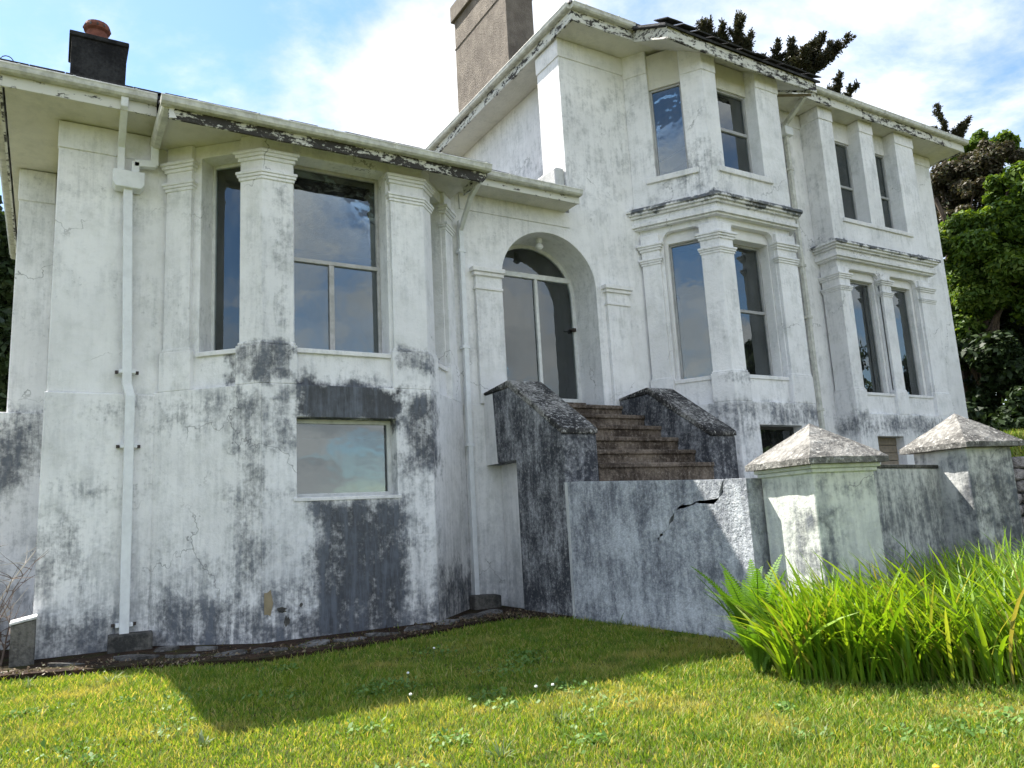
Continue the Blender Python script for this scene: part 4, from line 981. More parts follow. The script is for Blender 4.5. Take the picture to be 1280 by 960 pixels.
# slate slabs on the soil border
k = 0
for (x, y, sx, sy, a) in ((0.35, 12.75, .42, .26, -.2), (1.15, 12.5, .5, .3, -.45), (1.75, 12.15, .45, .28, -.6), (2.25, 11.75, .42, .27, -.5), (2.75, 11.55, .48, .25, -.15), (3.35, 11.6, .5, .26, .05), (3.95, 11.65, .46, .27, .1), (4.55, 11.75, .45, .25, .1), (5.15, 11.85, .46, .27, .15), (5.8, 12.15, .5, .3, .3), (6.4, 12.45, .46, .3, .3), (6.95, 12.7, .5, .34, .15), (1.6, 13.0, .3, .25, .2), (2.1, 12.55, .3, .22, -.7)):
    mb = MB(); pts = []
    for j in range(8):
        t_ = 2*math.pi*j/8+0.39; rr = random.uniform(0.8, 1.15)
        px_, py_ = sx*0.62*math.cos(t_)*rr, sy*0.62*math.sin(t_)*rr
        pts.append((x+px_*math.cos(a)-py_*math.sin(a), y+px_*math.sin(a)+py_*math.cos(a)))
    mb.prism(pts, 0.03, lambda p: 0.075+0.03*math.sin(p[0]*7+p[1]*5))
    o = mb.build('slate_slab', M_SLAB, bpy.data.objects['soil_border'], 0.01)

# ================================================================== vegetation
M_GRASS = foliage('grass', [(0.09, 0.20, 0.018), (0.13, 0.25, 0.025), (0.185, 0.30, 0.035), (0.27, 0.34, 0.06), (0.48, 0.44, 0.19)], 0.47, (1.4, 1.12, 0.5), pos=(0.75, 0.52, 0.68, 0.65, (0.46, 0.42, 0.15), 2.6, 0.49, 0.66, 0.65, (0.07, 0.16, 0.022)))
def in_poly(px, py, poly):
    inside = np.zeros(len(px), bool); n = len(poly)
    for i in range(n):
        x1, y1 = poly[i]; x2, y2 = poly[(i+1) % n]
        c = ((y1 > py) != (y2 > py)) & (px < (x2-x1)*(py-y1)/((y2-y1) if y2 != y1 else 1e-9)+x1); inside ^= c
    return inside
def grass(n_blades):
    az = RNG.uniform(math.radians(-38), math.radians(92), n_blades); r = RNG.uniform(3.6, 15.5, n_blades)
    x = r*np.sin(az); y = r*np.cos(az)
    ex = RNG.normal(0, 0.12, n_blades)
    soil = EDGE+[(7.75, 14.2), (-4.5, 16.2)]
    keep = (RNG.random(n_blades) < 0.035)
    bad = (~keep & in_poly(x+ex*0.5, y+0.12+ex, soil)) | in_poly(x, y, [(-0.1, 13.7), (1.42, 13.7), (2.86, 12.4), (5.82, 12.4), (7.15, 13.7), (7.15, 20), (-0.1, 20)]) | ((y > 13.4) & (x > -0.8)) | ((x > 7.55) & (y > 5.6)) | ((x > 7.5) & (y > 7.0))
    x, y, r = x[~bad], y[~bad], r[~bad]; n = len(x)
    clump = 0.5+0.5*np.sin(x*2.1+np.sin(y*1.7)*1.5)*np.cos(y*2.3+np.sin(x*1.3))
    h = RNG.gamma(4.5, 0.0085, n)*(0.6+0.6*clump)*(0.8+0.03*r)+0.02
    # longer grass along the soil edge and the wall foot
    wd = RNG.uniform(0.006, 0.011, n)*(0.7+0.06*r)
    a = RNG.uniform(0, 2*np.pi, n); ln = RNG.uniform(0.15, 0.95, n)*h; la = RNG.uniform(0, 2*np.pi, n)
    z0 = 0.035*np.sin(x*0.9+1)*np.cos(y*0.7)-0.012
    bx, by = np.cos(a)*wd*0.5, np.sin(a)*wd*0.5
    v = np.empty((n, 5, 3))
    v[:, 0] = np.stack([x-bx, y-by, z0], 1); v[:, 1] = np.stack([x+bx, y+by, z0], 1)
    mx_, my_ = x+np.cos(la)*ln*0.35, y+np.sin(la)*ln*0.35; mz = z0+h*0.6
    v[:, 2] = np.stack([mx_+bx*0.8, my_+by*0.8, mz], 1); v[:, 3] = np.stack([mx_-bx*0.8, my_-by*0.8, mz], 1)
    v[:, 4] = np.stack([x+np.cos(la)*ln, y+np.sin(la)*ln, z0+h*0.95], 1)
    i = np.arange(n)[:, None]*5
    f = np.concatenate([np.hstack([i, i+1, i+2]), np.hstack([i, i+2, i+3]), np.hstack([i+3, i+2, i+4])])
    o = fastmesh('grass', v.reshape(-1, 3), f, M_GRASS); o['kind'] = 'stuff'
    tag(o, 'short mown lawn grass in yellow green patches', 'grass'); return o
grass(650000)

# clover and moss patches in the lawn, litter on the soil: uncountable small bits
def scatter_bits(name, label, cat, mat, centres, per, spread, size, zr, tilt):
    c = np.repeat(np.array(centres), per, 0); n = len(c)
    x = c[:, 0]+RNG.normal(0, 1, n)*spread*c[:, 2]; y = c[:, 1]+RNG.normal(0, 1, n)*spread*c[:, 2]
    z = RNG.uniform(zr[0], zr[1], n); a = RNG.uniform(0, 6.28, n); sz = size*RNG.uniform(0.5, 1.3, n)
    v = np.empty((n, 4, 3)); ta = RNG.normal(0, tilt, n); tb = RNG.normal(0, tilt, n)
    for k, (dx, dy) in enumerate(((-1, 0), (0, -0.7), (1, 0), (0, 0.7))):
        px_ = (np.cos(a)*dx-np.sin(a)*dy)*sz; py_ = (np.sin(a)*dx+np.cos(a)*dy)*sz
        v[:, k] = np.stack([x+px_, y+py_, z+px_*ta+py_*tb], 1)
    o = fastmesh(name, v.reshape(-1, 3), np.arange(n*4).reshape(n, 4), mat); o['kind'] = 'stuff'; tag(o, label, cat); return o
M_CLOV = foliage('clover_leaf', [(0.08, 0.17, 0.03), (0.11, 0.21, 0.04), (0.15, 0.25, 0.06)], 0.3)
cent = [(float(r_*math.sin(a_)), float(r_*math.cos(a_)), random.uniform(0.6, 1.6)) for r_, a_ in zip(RNG.uniform(4, 11, 60), RNG.uniform(-0.2, 1.2, 60))]
cent = [c for c in cent if c[1] < 10.3 and not (c[0] > 5.6 and c[1] > 3.6)]
scatter_bits('clover', 'dull green clover and weed leaves scattered in patches through the lawn', 'clover', M_CLOV, cent, 90, 0.11, 0.022, (0.01, 0.075), 0.5)
M_LITTER = foliage('litter', [(0.05, 0.035, 0.022), (0.13, 0.085, 0.05), (0.22, 0.17, 0.11), (0.06, 0.075, 0.03)], 0.1)
cent = [(e0[0]+(e1[0]-e0[0])*t_, e0[1]+(e1[1]-e0[1])*t_+random.uniform(0.0, 0.7), random.uniform(0.8, 1.4)) for e0, e1 in zip(EDGE[:-1], EDGE[1:]) for t_ in (0.1, 0.35, 0.6, 0.85)]
scatter_bits('leaf_litter', 'dead leaf litter and debris on the soil border along the wall', 'litter', M_LITTER, cent, 60, 0.2, 0.02, (0.052, 0.085), 0.6)

def blade_mesh(name, mat, L, w_, bend, twist=0.0, segs=6):
    mb = MB(); vs = []
    for k in range(segs+1):
        t = k/segs; a = bend*t*t
        # arc of a leaf leaning in +x
        x = L*(t*math.sin(bend*t*0.55)); z = L*(t*math.cos(bend*t*0.55))
        ww = w_*(0.55+0.9*t if t < 0.4 else 0.91*(1-((t-0.4)/0.6)**1.8)+0.02)
        tw = twist*t; dy = math.cos(tw)*ww/2; dx = math.sin(tw)*ww/2
        vs += [(x-dx, -dy, z), (x+0.12*ww, 0, z-0.06*ww), (x+dx, dy, z)]
    fs = []
    for k in range(segs):
        b = 3*k; fs += [(b, b+1, b+4, b+3), (b+1, b+2, b+5, b+4)]
    me = bpy.data.meshes.new(name); me.from_pydata(vs, [], fs); me.update(); me.materials.append(mat)
    me.polygons.foreach_set('use_smooth', [True]*len(me.polygons)); return me
M_SWORD = foliage('sword_leaf', [(0.10, 0.21, 0.014), (0.14, 0.28, 0.016), (0.19, 0.34, 0.02), (0.23, 0.37, 0.025), (0.25, 0.38, 0.035), (0.22, 0.35, 0.03), (0.27, 0.33, 0.05)], 0.47, (1.3, 1.15, 0.4), objrand=True, rough=0.45)
M_SWORDS = foliage('sword_leaf_mass', [(0.08, 0.17, 0.014), (0.12, 0.25, 0.016), (0.16, 0.30, 0.02), (0.20, 0.34, 0.022), (0.22, 0.35, 0.03), (0.20, 0.32, 0.025), (0.27, 0.24, 0.08)], 0.45, (1.3, 1.15, 0.4), rough=0.45)
BM = [blade_mesh('leaf', M_SWORD, random.uniform(0.9, 1.3), random.uniform(0.034, 0.06), random.uniform(0.4, 1.6), random.uniform(-0.9, 0.9)) for _ in range(14)]
def sword_clump(label, region, n_obj, n_mass, hmul=1.0, wind=0.5):
    c = (sum(p[0] for p in region)/len(region), sum(p[1] for p in region)/len(region), 0)
    t = thing('sword_leaf_plant', label, 'plant', c, 'sword leaved plants below the piers')
    x0, x1 = min(p[0] for p in region), max(p[0] for p in region); y0, y1 = min(p[1] for p in region), max(p[1] for p in region)
    def samp(n):
        out = []
        while len(out) < n:
            q = (random.uniform(x0, x1), random.uniform(y0, y1))
            if in_poly(np.array([q[0]]), np.array([q[1]]), region)[0]: out.append(q)
        return out
    def lean(x, y):
        t_ = ((x*math.cos(YAW)-y*math.sin(YAW))-2.2)/4.5       # 0 at the left end of the planting, 1 at the right
        return random.gauss(math.radians(195-150*min(1, max(0, t_))) if random.random() < 0.75 else random.uniform(0, 6.28), 0.75)
    pts = sorted(samp(n_obj), key=lambda p: p[0]+p[1]*1.2)
    for (x, y) in pts:
        o = bpy.data.objects.new('leaf', random.choice(BM)); COL.objects.link(o); o.parent = t
        o.location = (x-c[0], y-c[1], 0)
        s_ = hmul*random.uniform(0.6, 1.25)
        o.scale = (s_, s_, s_); o.rotation_euler = (random.gauss(0, 0.12), random.gauss(0.12, 0.16), lean(x, y))
    # the rest as one mass
    V = []; Fc = []; base = 0
    for (x, y) in samp(n_mass):
        me = random.choice(BM); s_ = hmul*random.uniform(0.55, 1.08)
        mt = Matrix.Translation((x, y, 0)) @ Matrix.Rotation(lean(x, y), 4, 'Z') @ Matrix.Rotation(random.gauss(0.12, 0.16), 4, 'Y') @ Matrix.Scale(s_, 4)
        arr = np.array([v.co for v in me.vertices]); A = np.array(mt); arr = arr @ A[:3, :3].T+A[:3, 3]
        V.append(arr); Fc.append(np.array([p.vertices[:] for p in me.polygons])+base); base += len(arr)
    o = fastmesh('leaf_mass', np.concatenate(V), np.concatenate(Fc), M_SWORDS, t); o['kind'] = 'stuff'
    return t
sword_clump('bright green arching sword leaved clump in front of the nearer pier', [(6.7, 5.9), (6.05, 5.4), (6.9, 4.55), (7.9, 4.6), (8.6, 5.3), (8.2, 5.75), (7.5, 5.85)], 210, 1800, 0.92)
sword_clump('bright green windswept sword leaved clump at the right edge below the far pier', [(7.0, 4.45), (7.3, 4.0), (8.6, 3.6), (10.6, 4.0), (11.8, 5.2), (11.2, 6.1), (9.4, 6.0), (8.6, 5.3), (7.9, 4.6)], 280, 3000, 0.95)

# fern
M_FERN = foliage('fern_frond', [(0.09, 0.20, 0.018), (0.14, 0.27, 0.03)], 0.4, (1.1, 1.1, 0.4), objrand=True)
def frond(L, bend):
    mb = MB(); n_ = 36; sp = []
    for k in range(n_+1):
        t = k/n_; a = bend*t; sp.append((L*t*math.sin(a*0.6), 0.0, L*t*math.cos(a*0.6)))
    mb.tube(sp[::3], [0.012*(1-i/12)+0.003 for i in range(len(sp[::3]))], 4)
    for k in range(3, n_):
        t = k/n_; l = 0.125*L*(math.sin(math.pi*min(1, t*1.0)**0.8)*0.9+0.08)*(1.0 if t > .2 else .6)
        p = Vector(sp[k]); d = (Vector(sp[min(k+1, n_)])-Vector(sp[k-1])).normalized()
        for sg in (-1, 1):
            q = p+Vector((0, sg*l, 0))+d*l*0.35; m_ = p+Vector((0, sg*l*0.5, 0))+d*l*0.12; ww = d*0.010*L
            mb.add([p-ww, m_-ww*1.3, q, m_+ww*1.3, p+ww], [(0, 1, 2, 3, 4)])
    me = mb.mesh('frond', M_FERN); return me
fr_me = [frond(random.uniform(1.0, 1.4), random.uniform(0.5, 1.2)) for _ in range(4)]
def fern(c, n_, label, s=1.0):
    t = thing('fern', label, 'fern', (*c, 0))
    for k in range(n_):
        o = bpy.data.objects.new('frond', fr_me[k % 4]); COL.objects.link(o); o.parent = t
        q = s*random.uniform(0.75, 1.1); o.scale = (q,)*3
        o.location = (random.uniform(-0.08, 0.08), random.uniform(-0.08, 0.08), 0); o.rotation_euler = (random.gauss(0, 0.1), random.uniform(-0.05, 0.25), 2*math.pi*k/n_+random.uniform(-0.3, 0.3))
fern((6.78, 6.35), 30, 'feathery green fern against the cracked wall', 0.86)
fern((6.3, 5.85), 20, 'smaller fern beside the sword leaves', 0.55)

# lawn weeds
M_WEED = foliage('weed_leaf', [(0.10, 0.15, 0.06), (0.16, 0.21, 0.09)], 0.3, objrand=True)
tuft_me = [blade_mesh('leaf', M_WEED, random.uniform(0.16, 0.3), 0.018, random.uniform(0.3, 1.4)) for _ in range(5)]
def weed(x, y, n_, s, label, broad=False):
    t = thing('lawn_weed', label, 'weed', (x, y, 0), 'weeds in the lawn')
    for k in range(n_):
        o = bpy.data.objects.new('leaf', random.choice(tuft_me)); COL.objects.link(o); o.parent = t
        q = 0.68*s*random.uniform(0.7, 1.2); o.scale = (q, q*(2.2 if broad else 1), q); o.location = (random.uniform(-.03, .03)*s, random.uniform(-.03, .03)*s, 0)
        o.rotation_euler = (0, random.uniform(0.1, 1.1), random.uniform(0, 6.3))
weed(2.80, 5.1, 26, 1.0, 'grey green weed tuft at the bottom edge of the lawn')
weed(3.62, 5.55, 30, 1.1, 'spiky grey green tuft in the sunlit lawn below the entrance')
weed(2.38, 5.0, 18, 0.9, 'upright pale weed near the bottom edge of the lawn')
weed(1.15, 7.05, 12, 1.0, 'broad leaved bright weed at the shadow edge', True)
weed(4.75, 3.95, 24, 0.9, 'small tuft in the lawn before the sword leaves')
weed(0.75, 10.9, 18, 1.2, 'weed tuft by the soil border left of the bay')
weed(-0.1, 11.4, 16, 1.0, 'small weed tuft at the left end of the lawn')
weed(7.35, 9.55, 24, 1.5, 'dark grass tuft at the foot of the grey terrace wall')
M_YEL = simple('dandelion', (0.75, 0.50, 0.02), 0.8, 0.1)
dd = thing('dandelion', 'single yellow dandelion flower in the lawn at lower right', 'flower', (4.62, 3.02, 0))
mb = MB(); mb.lathe((4.62, 3.02, 0.07), [(0.006, 0), (0.018, 0.005), (0.02, 0.012), (0.01, 0.018)], 12); mb.build('flower_head', M_YEL, dd)
mb = MB(); mb.tube([(4.62, 3.02, -0.02), (4.62, 3.02, 0.075)], 0.006, 5); mb.build('stem', M_WEED, dd)
M_DAISY = simple('daisy', (0.8, 0.8, 0.76), 0.8, 0.05)
for i, (x, y, lab) in enumerate(((2.9, 6.9, 'daisy left of the shadow bump in the lawn'), (3.9, 6.35, 'daisy right of the shadow bump in the lawn'), (4.05, 6.3, 'second daisy right of the shadow bump'), (4.2, 9.2, 'tiny daisy deep in the shaded lawn'), (3.3, 7.9, 'tiny daisy in the middle of the shaded lawn'))):
    d_ = thing('daisy', lab, 'flower', (x, y, 0), 'daisies in the lawn')
    mb = MB(); mb.tube([(x, y, -0.02), (x+0.01, y, 0.15)], 0.004, 5); mb.build('stem', M_WEED, d_)
    mb = MB(); mb.lathe((x+0.01, y, 0.15), [(0.005, 0), (0.015, 0.006), (0.013, 0.018), (0.005, 0.022)], 10); mb.build('flower_head', M_DAISY, d_)

# dead twigs at far left
M_TWIG = simple('dead_twig', (0.22, 0.17, 0.14), 0.9, 0.4, 0.2, 0.3, 20)
M_TWIGP = simple('bleached_twig', (0.62, 0.57, 0.50), 0.9, 0.2, 0.2)
db = thing('dead_bush', 'tangle of dead brown and bleached twigs at the far left wall', 'bush', (-1.1, 14.2, 0))
def twig(p, d, L, r, mat, nm='twig', k=7, wob=0.25, sub=0):
    pts = [Vector(p)]; d = Vector(d).normalized()
    for i in range(k):
        d = (d+Vector((random.gauss(0, wob), random.gauss(0, wob), random.gauss(0, wob)))*0.5).normalized(); pts.append(pts[-1]+d*L/k)
    return pts, [r*(1-i/(k+1)) for i in range(k+1)]
for grp in range(110):
    mb = MB(); pale = grp < 22
    p = (random.uniform(-2.0, -0.45), random.uniform(13.4, 15.5), random.uniform(0, 0.35))
    pts, rd = twig(p, (random.gauss(-0.25, 0.35), random.gauss(-0.05, 0.35), random.uniform(0.2, 1.2)), random.uniform(0.9, 2.2), 0.022 if pale else 0.016, None)
    mb.tube(pts, rd, 4)
    for _ in range(7):
        i = random.randint(2, len(pts)-2); q, rq = twig(pts[i], (random.gauss(-0.3, 0.8), random.gauss(0, 0.8), random.gauss(0.4, 0.7)), random.uniform(0.2, 0.5), 0.008, None, 4)
        mb.tube(q, rq, 3, cap=False)
    mb.build('twig', M_TWIGP if pale else M_TWIG, db)
mb = MB(); pts, rd = twig((-0.95, 12.62, 0.07), (1, 0.35, 0.02), 1.2, 0.03, None, wob=0.1); mb.tube(pts, rd, 6); o = mb.build('fallen_branch', M_TWIGP, None); tag(o, 'bleached fallen branch lying on the soil at far left', 'branch')

# ---- trees
def leaf_cloud(clumps, n, size, flat=0.6, shell=0.55):
    C = np.array([c[:3] for c in clumps]); Rr = np.array([c[3] for c in clumps])
    wgt = Rr**2; wgt = wgt/wgt.sum(); k = RNG.choice(len(clumps), n, p=wgt)
    d = RNG.normal(size=(n, 3)); d /= np.linalg.norm(d, axis=1)[:, None]
    rad = Rr[k]*(shell+(1-shell)*RNG.random(n))*(1+0.12*RNG.normal(size=n))
    p = C[k]+d*rad[:, None]*np.array([1, 1, 0.85])
    nrm = d*0.7+RNG.normal(size=(n, 3))*0.6+np.array([0, 0, flat]); nrm /= np.linalg.norm(nrm, axis=1)[:, None]
    a = np.cross(nrm, RNG.normal(size=(n, 3))); a /= np.linalg.norm(a, axis=1)[:, None]; b = np.cross(nrm, a)
    s = (size*RNG.uniform(0.6, 1.3, n))[:, None]
    v = np.empty((n, 4, 3)); v[:, 0] = p-a*s; v[:, 1] = p-b*s*0.55+nrm*s*0.15; v[:, 2] = p+a*s; v[:, 3] = p+b*s*0.55+nrm*s*0.15
    f = np.arange(n*4).reshape(n, 4)
    return v.reshape(-1, 3), f
def sub_clumps(main, per, spread=0.75, rs=(0.22, 0.42)):
    out = []
    for (x, y, z, r) in main:
        for _ in range(per):
            d = Vector((random.gauss(0, 1), random.gauss(0, 1), random.gauss(0.1, 1))).normalized()*r*spread*random.uniform(0.45, 1.1)
            out.append((x+d.x, y+d.y, z+d.z, r*random.uniform(*rs)))
    return out
M_BARK = weathered('bark', (0.16, 0.12, 0.09), (0.04, 0.03, 0.025), (0.4, 0.62), 0.8, 1.0)
def tree(name, label, loc, main, n, size, mat, trunk_r=0.35, per=16, group=None, rs=(0.22, 0.42)):
    t = thing(name, label, 'tree', (loc[0], loc[1], 0), group)
    zc = max(m[2] for m in main)
    mb = MB(); pts = [(loc[0]+random.gauss(0, 0.15)*k*0.3, loc[1]+random.gauss(0, 0.15)*k*0.3, zc*k/6-0.1) for k in range(7)]
    mb.tube(pts, [trunk_r*(1-0.13*k) for k in range(7)], 9); tr = mb.build('trunk', M_BARK, t)
    for m in main:
        i = min(5, max(1, int(m[2]/zc*6*0.6))); a = Vector(pts[i]); b = Vector(m[:3]); mid = a.lerp(b, 0.5)+Vector((0, 0, -0.15*(b-a).length*0.3))
        mb = MB(); mb.tube([a, mid, b, b+(b-a).normalized()*m[3]*0.5], [trunk_r*0.45, trunk_r*0.3, trunk_r*0.15, 0.02], 6); mb.build('limb', M_BARK, tr)
    v, f = leaf_cloud(sub_clumps(main, per, rs=rs), n, size)
    fastmesh('crown', v, f, mat, t); return t
M_LBRIGHT = foliage('bright_leaf', [(0.045, 0.09, 0.014), (0.065, 0.125, 0.018), (0.10, 0.18, 0.024), (0.17, 0.25, 0.035)], 0.45, (1.25, 1.1, 0.4))
M_LMID = foliage('mid_leaf', [(0.05, 0.10, 0.015), (0.08, 0.15, 0.022), (0.12, 0.19, 0.03), (0.17, 0.23, 0.045)], 0.5, (1.2, 1.1, 0.5))
M_LDARK = foliage('dark_leaf', [(0.014, 0.028, 0.010), (0.024, 0.045, 0.014), (0.04, 0.065, 0.02)], 0.25)
M_LBROWN = foliage('brown_needle', [(0.045, 0.045, 0.026), (0.07, 0.06, 0.038), (0.085, 0.065, 0.042), (0.055, 0.075, 0.03)], 0.3)
G = 'trees behind the right end of the house'
def at(px, py, d):                      # point seen at a photo position, d units away on the ground
    x = (px-640)/F_PX; y = -(py-480)/F_PX
    v = fw+rt*x+up*y; h = math.hypot(v.x, v.y); return (v.x/h*d, v.y/h*d, EYE+v.z/h*d)
def cl(px, py, d, rpx):
    p = at(px, py, d); return (*p, rpx/F_PX*d*math.cos(math.atan2(p[0], p[1])-YAW))
p0 = at(1235, 500, 40)
tree('broadleaf_tree', 'bright green broadleaf tree at the right edge behind the house', p0[:2], [cl(1250, 300, 40, 62), cl(1300, 250, 40, 60), cl(1330, 350, 40, 70), cl(1260, 235, 41, 30), cl(1215, 345, 40, 45)], 60000, 0.135, M_LBRIGHT, 0.4, group=G)
p0 = at(1215, 500, 41)
tree('broadleaf_tree', 'dull green leafy tree close behind the house end', p0[:2], [cl(1205, 315, 40, 48), cl(1185, 360, 41, 50), cl(1235, 360, 40, 55), cl(1195, 420, 41, 50), cl(1225, 290, 41, 34), cl(1250, 330, 41, 45)], 60000, 0.135, M_LMID, 0.4, group=G)
p0 = at(1225, 520, 39)
tree('dark_shrub_tree', 'very dark dense evergreen shrub below the right hand trees', p0[:2], [cl(1225, 450, 39, 60), cl(1275, 480, 39, 65), cl(1215, 525, 38, 55), cl(1280, 545, 37, 50), cl(1190, 490, 42, 45), cl(1330, 500, 38, 70), cl(1240, 420, 43, 60), cl(1290, 430, 42, 60), cl(1195, 440, 45, 50)], 36000, 0.17, M_LDARK, 0.3, group=G)
p0 = at(1205, 500, 47)
tree('dead_conifer', 'brown dying conifer above the right hand trees', p0[:2], [cl(1205, 215, 47, 40), cl(1238, 205, 47, 38), cl(1180, 245, 47, 40), cl(1215, 250, 46, 36), cl(1255, 188, 47, 14), cl(1185, 280, 46, 34), cl(1250, 235, 47, 32)], 42000, 0.10, M_LBROWN, 0.35, per=22, group=G, rs=(0.16, 0.34))
p0 = at(1235, 500, 56)
tree('broadleaf_tree', 'light green treetop just above the brown conifer', p0[:2], [cl(1225, 185, 58, 26), cl(1255, 190, 58, 26), cl(1275, 200, 58, 24), cl(1200, 190, 58, 20)], 14000, 0.17, M_LBRIGHT, 0.4, group=G)
# dark tree at the far left
p0 = at(-20, 480, 26)
tree('evergreen_tree', 'dark evergreen tree behind the left end of the house', p0[:2], [cl(-5, 300, 26, 55), cl(-8, 380, 26, 60), cl(-5, 460, 26, 62), cl(-30, 530, 25, 70), cl(-60, 400, 26, 70), cl(-50, 270, 26, 50)], 40000, 0.15, M_LDARK, 0.3)

p0 = at(-190, 560, 27)
tree('evergreen_tree', 'dark evergreen tree further left beyond the house corner', p0[:2], [cl(-190, 420, 27, 90), cl(-140, 500, 27, 80), cl(-240, 520, 27, 90), cl(-180, 330, 27, 60), cl(-190, 600, 27, 90)], 16000, 0.26, M_LDARK, 0.4)
# conifers behind the roof: upswept tufted branches
M_NEED = foliage('pine_needle', [(0.020, 0.026, 0.014), (0.035, 0.038, 0.020), (0.055, 0.045, 0.028), (0.05, 0.055, 0.028)], 0.2)
def conifer(label, base, tips, d, n_side=11, tuft=0.21, lean=(0, 0)):
    t = thing('conifer', label, 'tree', (base[0], base[1], 0), 'conifers behind the roof')
    mb = MB(); top = max(at(a, b, d)[2] for a, b, _, _ in tips); hub = Vector((base[0], base[1], top-5.5))
    mb.tube([(base[0], base[1], -0.1), (base[0]+.1, base[1], top*0.5), hub], [0.5, 0.35, 0.22], 8)
    V = []; Fs = 0
    allp = []
    for (px, py, sx, sy) in tips:                     # tip and start of each visible branch
        a = Vector(at(sx, sy, d)); b = Vector(at(px, py, d))+Vector((random.gauss(0, .5), random.gauss(0, .5), 0))
        c = hub.lerp(a, 0.5)
        mb.tube([hub, c, a], [0.14, 0.1, 0.07], 5)
        pts = [a.lerp(b, k/6)+Vector((0, 0, -0.25*math.sin(math.pi*k/6))) for k in range(7)]
        mb.tube(pts, [0.07*(1-k/8) for k in range(7)], 5)
        dr = (b-a).normalized(); L = (b-a).length
        for k in range(n_side):
            f = 0.12+0.86*k/n_side; q = a.lerp(b, f)+Vector((0, 0, -0.25*math.sin(math.pi*f)))
            sd = (dr*0.6+Vector((random.gauss(0, .6), random.gauss(0, .6), random.uniform(0.1, 0.9)))).normalized(); l = L*random.uniform(0.12, 0.34)*(1.2-f*0.7)
            mb.tube([q, q+sd*l*0.5, q+sd*l+Vector((0, 0, 0.1*l))], [0.03, 0.02, 0.008], 4, cap=False)
            for j in range(12): allp.append((q+sd*l*(0.15+0.85*j/11)+Vector((0, 0, 0.1*l*(j/11)**2)), sd))
        for j in range(26): allp.append((a.lerp(b, 0.15+0.88*j/25)+Vector((0, 0, -0.25*math.sin(math.pi*min(1, 0.15+0.88*j/25)))), dr))
    mb.build('trunk', M_BARK, t)
    P = np.array([p[0][:] for p in allp]); D = np.array([p[1][:] for p in allp]); per = 9
    P = np.repeat(P, per, 0); D = np.repeat(D, per, 0); n = len(P)
    P = P+RNG.normal(size=(n, 3))*0.04
    nd = D*0.55+RNG.normal(size=(n, 3))*0.55+np.array([0, 0, .15]); nd /= np.linalg.norm(nd, axis=1)[:, None]
    sd = np.cross(nd, RNG.normal(size=(n, 3))); sd /= np.linalg.norm(sd, axis=1)[:, None]
    l = (tuft*RNG.uniform(0.6, 1.2, n))[:, None]; wd = 0.03
    v = np.empty((n, 4, 3)); v[:, 0] = P-sd*wd*0.6; v[:, 1] = P+sd*wd*0.6; v[:, 2] = P+nd*l+sd*wd; v[:, 3] = P+nd*l-sd*wd
    fastmesh('crown', v.reshape(-1, 3), np.arange(n*4).reshape(n, 4), M_NEED, t); return t
b0 = at(945, 300, 40)
conifer('dark pine with upswept branches rising behind the bay roof', b0[:2], [(872, 28, 885, 70), (888, 22, 895, 75), (918, 30, 915, 78), (905, 40, 900, 70), (940, 42, 925, 85), (880, 45, 890, 72), (932, 60, 915, 85), (962, 60, 972, 100), (985, 62, 975, 95), (1008, 52, 985, 88), (1034, 42, 995, 85), (1050, 56, 1000, 92), (1022, 55, 990, 95), (1040, 65, 1000, 98), (973, 75, 980, 100), (1005, 72, 985, 100), (868, 36, 880, 60), (896, 30, 900, 62), (925, 36, 920, 70), (912, 48, 905, 78), (948, 50, 935, 82), (958, 70, 945, 90), (878, 34, 884, 60), (1000, 60, 985, 90), (1015, 62, 990, 92), (1028, 50, 996, 85), (1046, 46, 1005, 82), (990, 78, 975, 105), (1038, 76, 1005, 102)], 40)
b0 = at(1040, 300, 42)
conifer('small pine tip showing just above the right wing gutter', b0[:2], [(1042, 92, 1042, 122), (1056, 112, 1044, 128), (1030, 112, 1040, 126), (1062, 124, 1046, 132)], 42, 7, 0.17)
b0 = at(1185, 300, 60)
conifer('small pine tip beside the right end of the eave', b0[:2], [(1180, 133, 1186, 172), (1205, 150, 1190, 172), (1170, 158, 1184, 175), (1196, 155, 1188, 176), (1212, 158, 1192, 178)], 60, 7, 0.24)

# far right bank and stones
M_STONE = weathered('field_stone', (0.42, 0.38, 0.36), (0.12, 0.11, 0.10), (0.4, 0.62), 0.1, 1.2)
fwall = thing('field_wall', 'low rough stone wall behind the far pier at the right edge', 'wall', (24, 10.5, 0))
mb = MB(); mb.prism([(23.1, 12.1), (30.5, 6.3), (30.8, 6.7), (23.4, 12.5)], 0, 2.55); mb.build('core', M_CONC, fwall)
mb = MB(); bm_ = bmesh.new(); bmesh.ops.create_icosphere(bm_, subdivisions=2, radius=0.5)
for v_ in bm_.verts: v_.co = Vector((v_.co.x*(1+0.12*math.sin(v_.co.z*9)), max(-0.36, min(0.36, v_.co.y)), max(-0.38, min(0.38, v_.co.z*1.05))))
st_me = bpy.data.meshes.new('stone'); bm_.to_mesh(st_me); bm_.free(); st_me.materials.append(M_STONE)
for row in range(8):
    t_ = random.uniform(0, 0.04)
    while t_ < 0.99:
        w_ = random.uniform(0.4, 0.8); o = bpy.data.objects.new('stone', st_me); COL.objects.link(o); o.parent = fwall
        q = Vector((23.1, 12.1, 0)).lerp(Vector((30.5, 6.3, 0)), t_); o.location = q+Vector((0, 0, 0.18+row*0.335))-Vector((24, 10.5, 0))
        o.scale = (w_*1.1, 0.5, 0.44); o.rotation_euler = (random.uniform(-.1, .1), random.uniform(-.08, .08), -0.665); t_ += w_/9.4
vs = []; fs = []
nx_, ny_ = 14, 8
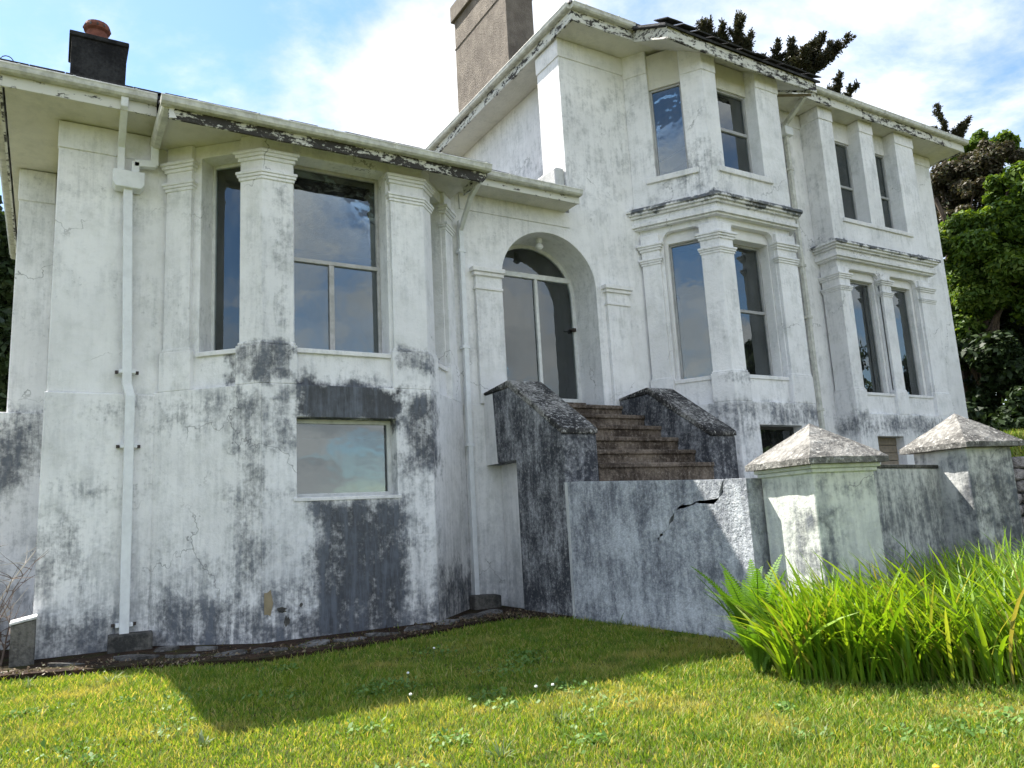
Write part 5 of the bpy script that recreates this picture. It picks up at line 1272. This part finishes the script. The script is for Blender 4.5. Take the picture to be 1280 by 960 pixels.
for j in range(ny_+1):
    for i in range(nx_+1):
        q = Vector((23.3, 12.3, 0)).lerp(Vector((31.2, 6.1, 0)), i/nx_)+Vector((0.617, 0.787, 0))*(j*1.3)
        vs.append((q.x, q.y, 2.45+1.5*(1-math.exp(-j*0.35))+0.08*math.sin(i*1.7+j)))
fs = [(j*(nx_+1)+i, j*(nx_+1)+i+1, (j+1)*(nx_+1)+i+1, (j+1)*(nx_+1)+i) for j in range(ny_) for i in range(nx_)]
mb = MB(); mb.add(vs, fs); o = mb.build('grass_bank', bpy.data.materials['lawn_soil'], None, smooth=True); o['kind'] = 'structure'
V_ = RNG.random((9000, 2)); qx = 23.3+7.9*V_[:, 0]+0.617*10.4*V_[:, 1]; qy = 12.3-6.2*V_[:, 0]+0.787*10.4*V_[:, 1]; qz = 2.42+1.5*(1-np.exp(-8*V_[:, 1]*0.35))
aa = RNG.uniform(0, 6.28, 9000); hh = RNG.uniform(0.15, 0.4, 9000); vv = np.empty((9000, 3, 3))
vv[:, 0] = np.stack([qx-np.cos(aa)*0.03, qy-np.sin(aa)*0.03, qz], 1); vv[:, 1] = np.stack([qx+np.cos(aa)*0.03, qy+np.sin(aa)*0.03, qz], 1); vv[:, 2] = np.stack([qx+RNG.normal(0, .1, 9000), qy+RNG.normal(0, .1, 9000), qz+hh], 1)
o = fastmesh('bank_grass', vv.reshape(-1, 3), np.arange(27000).reshape(-1, 3), M_GRASS); o['kind'] = 'stuff'; tag(o, 'rough grass on the bank at the right edge', 'grass')

# trees behind the photographer, seen only as reflections in the window glass
G2 = 'trees on the far side of the lawn'
for i, (x, y, s_, lab) in enumerate(((38, -13, 1.0, 'tall dark tree beyond the lawn reflected in the right bay window'), (46, -10, 1.2, 'broad dark tree beyond the lawn reflected in the far right windows'), (53, -3, 1.15, 'dark tree furthest right beyond the lawn'))):
    tree('broadleaf_tree', lab, (x, y), [(x, y, 9*s_, 4*s_), (x+2.5, y+1, 6*s_, 3.5*s_), (x-2.5, y-1, 6.5*s_, 3.5*s_), (x, y+1, 3.5*s_, 3.5*s_)], 5000, 0.5, M_LDARK, 0.5, per=10, group=G2)

# ------------------------------------------------------------------ to real size
for o in list(SC.objects):
    if o.parent is None and o.type in ('MESH', 'EMPTY'):
        o.location = o.location*S; o.scale = o.scale*S
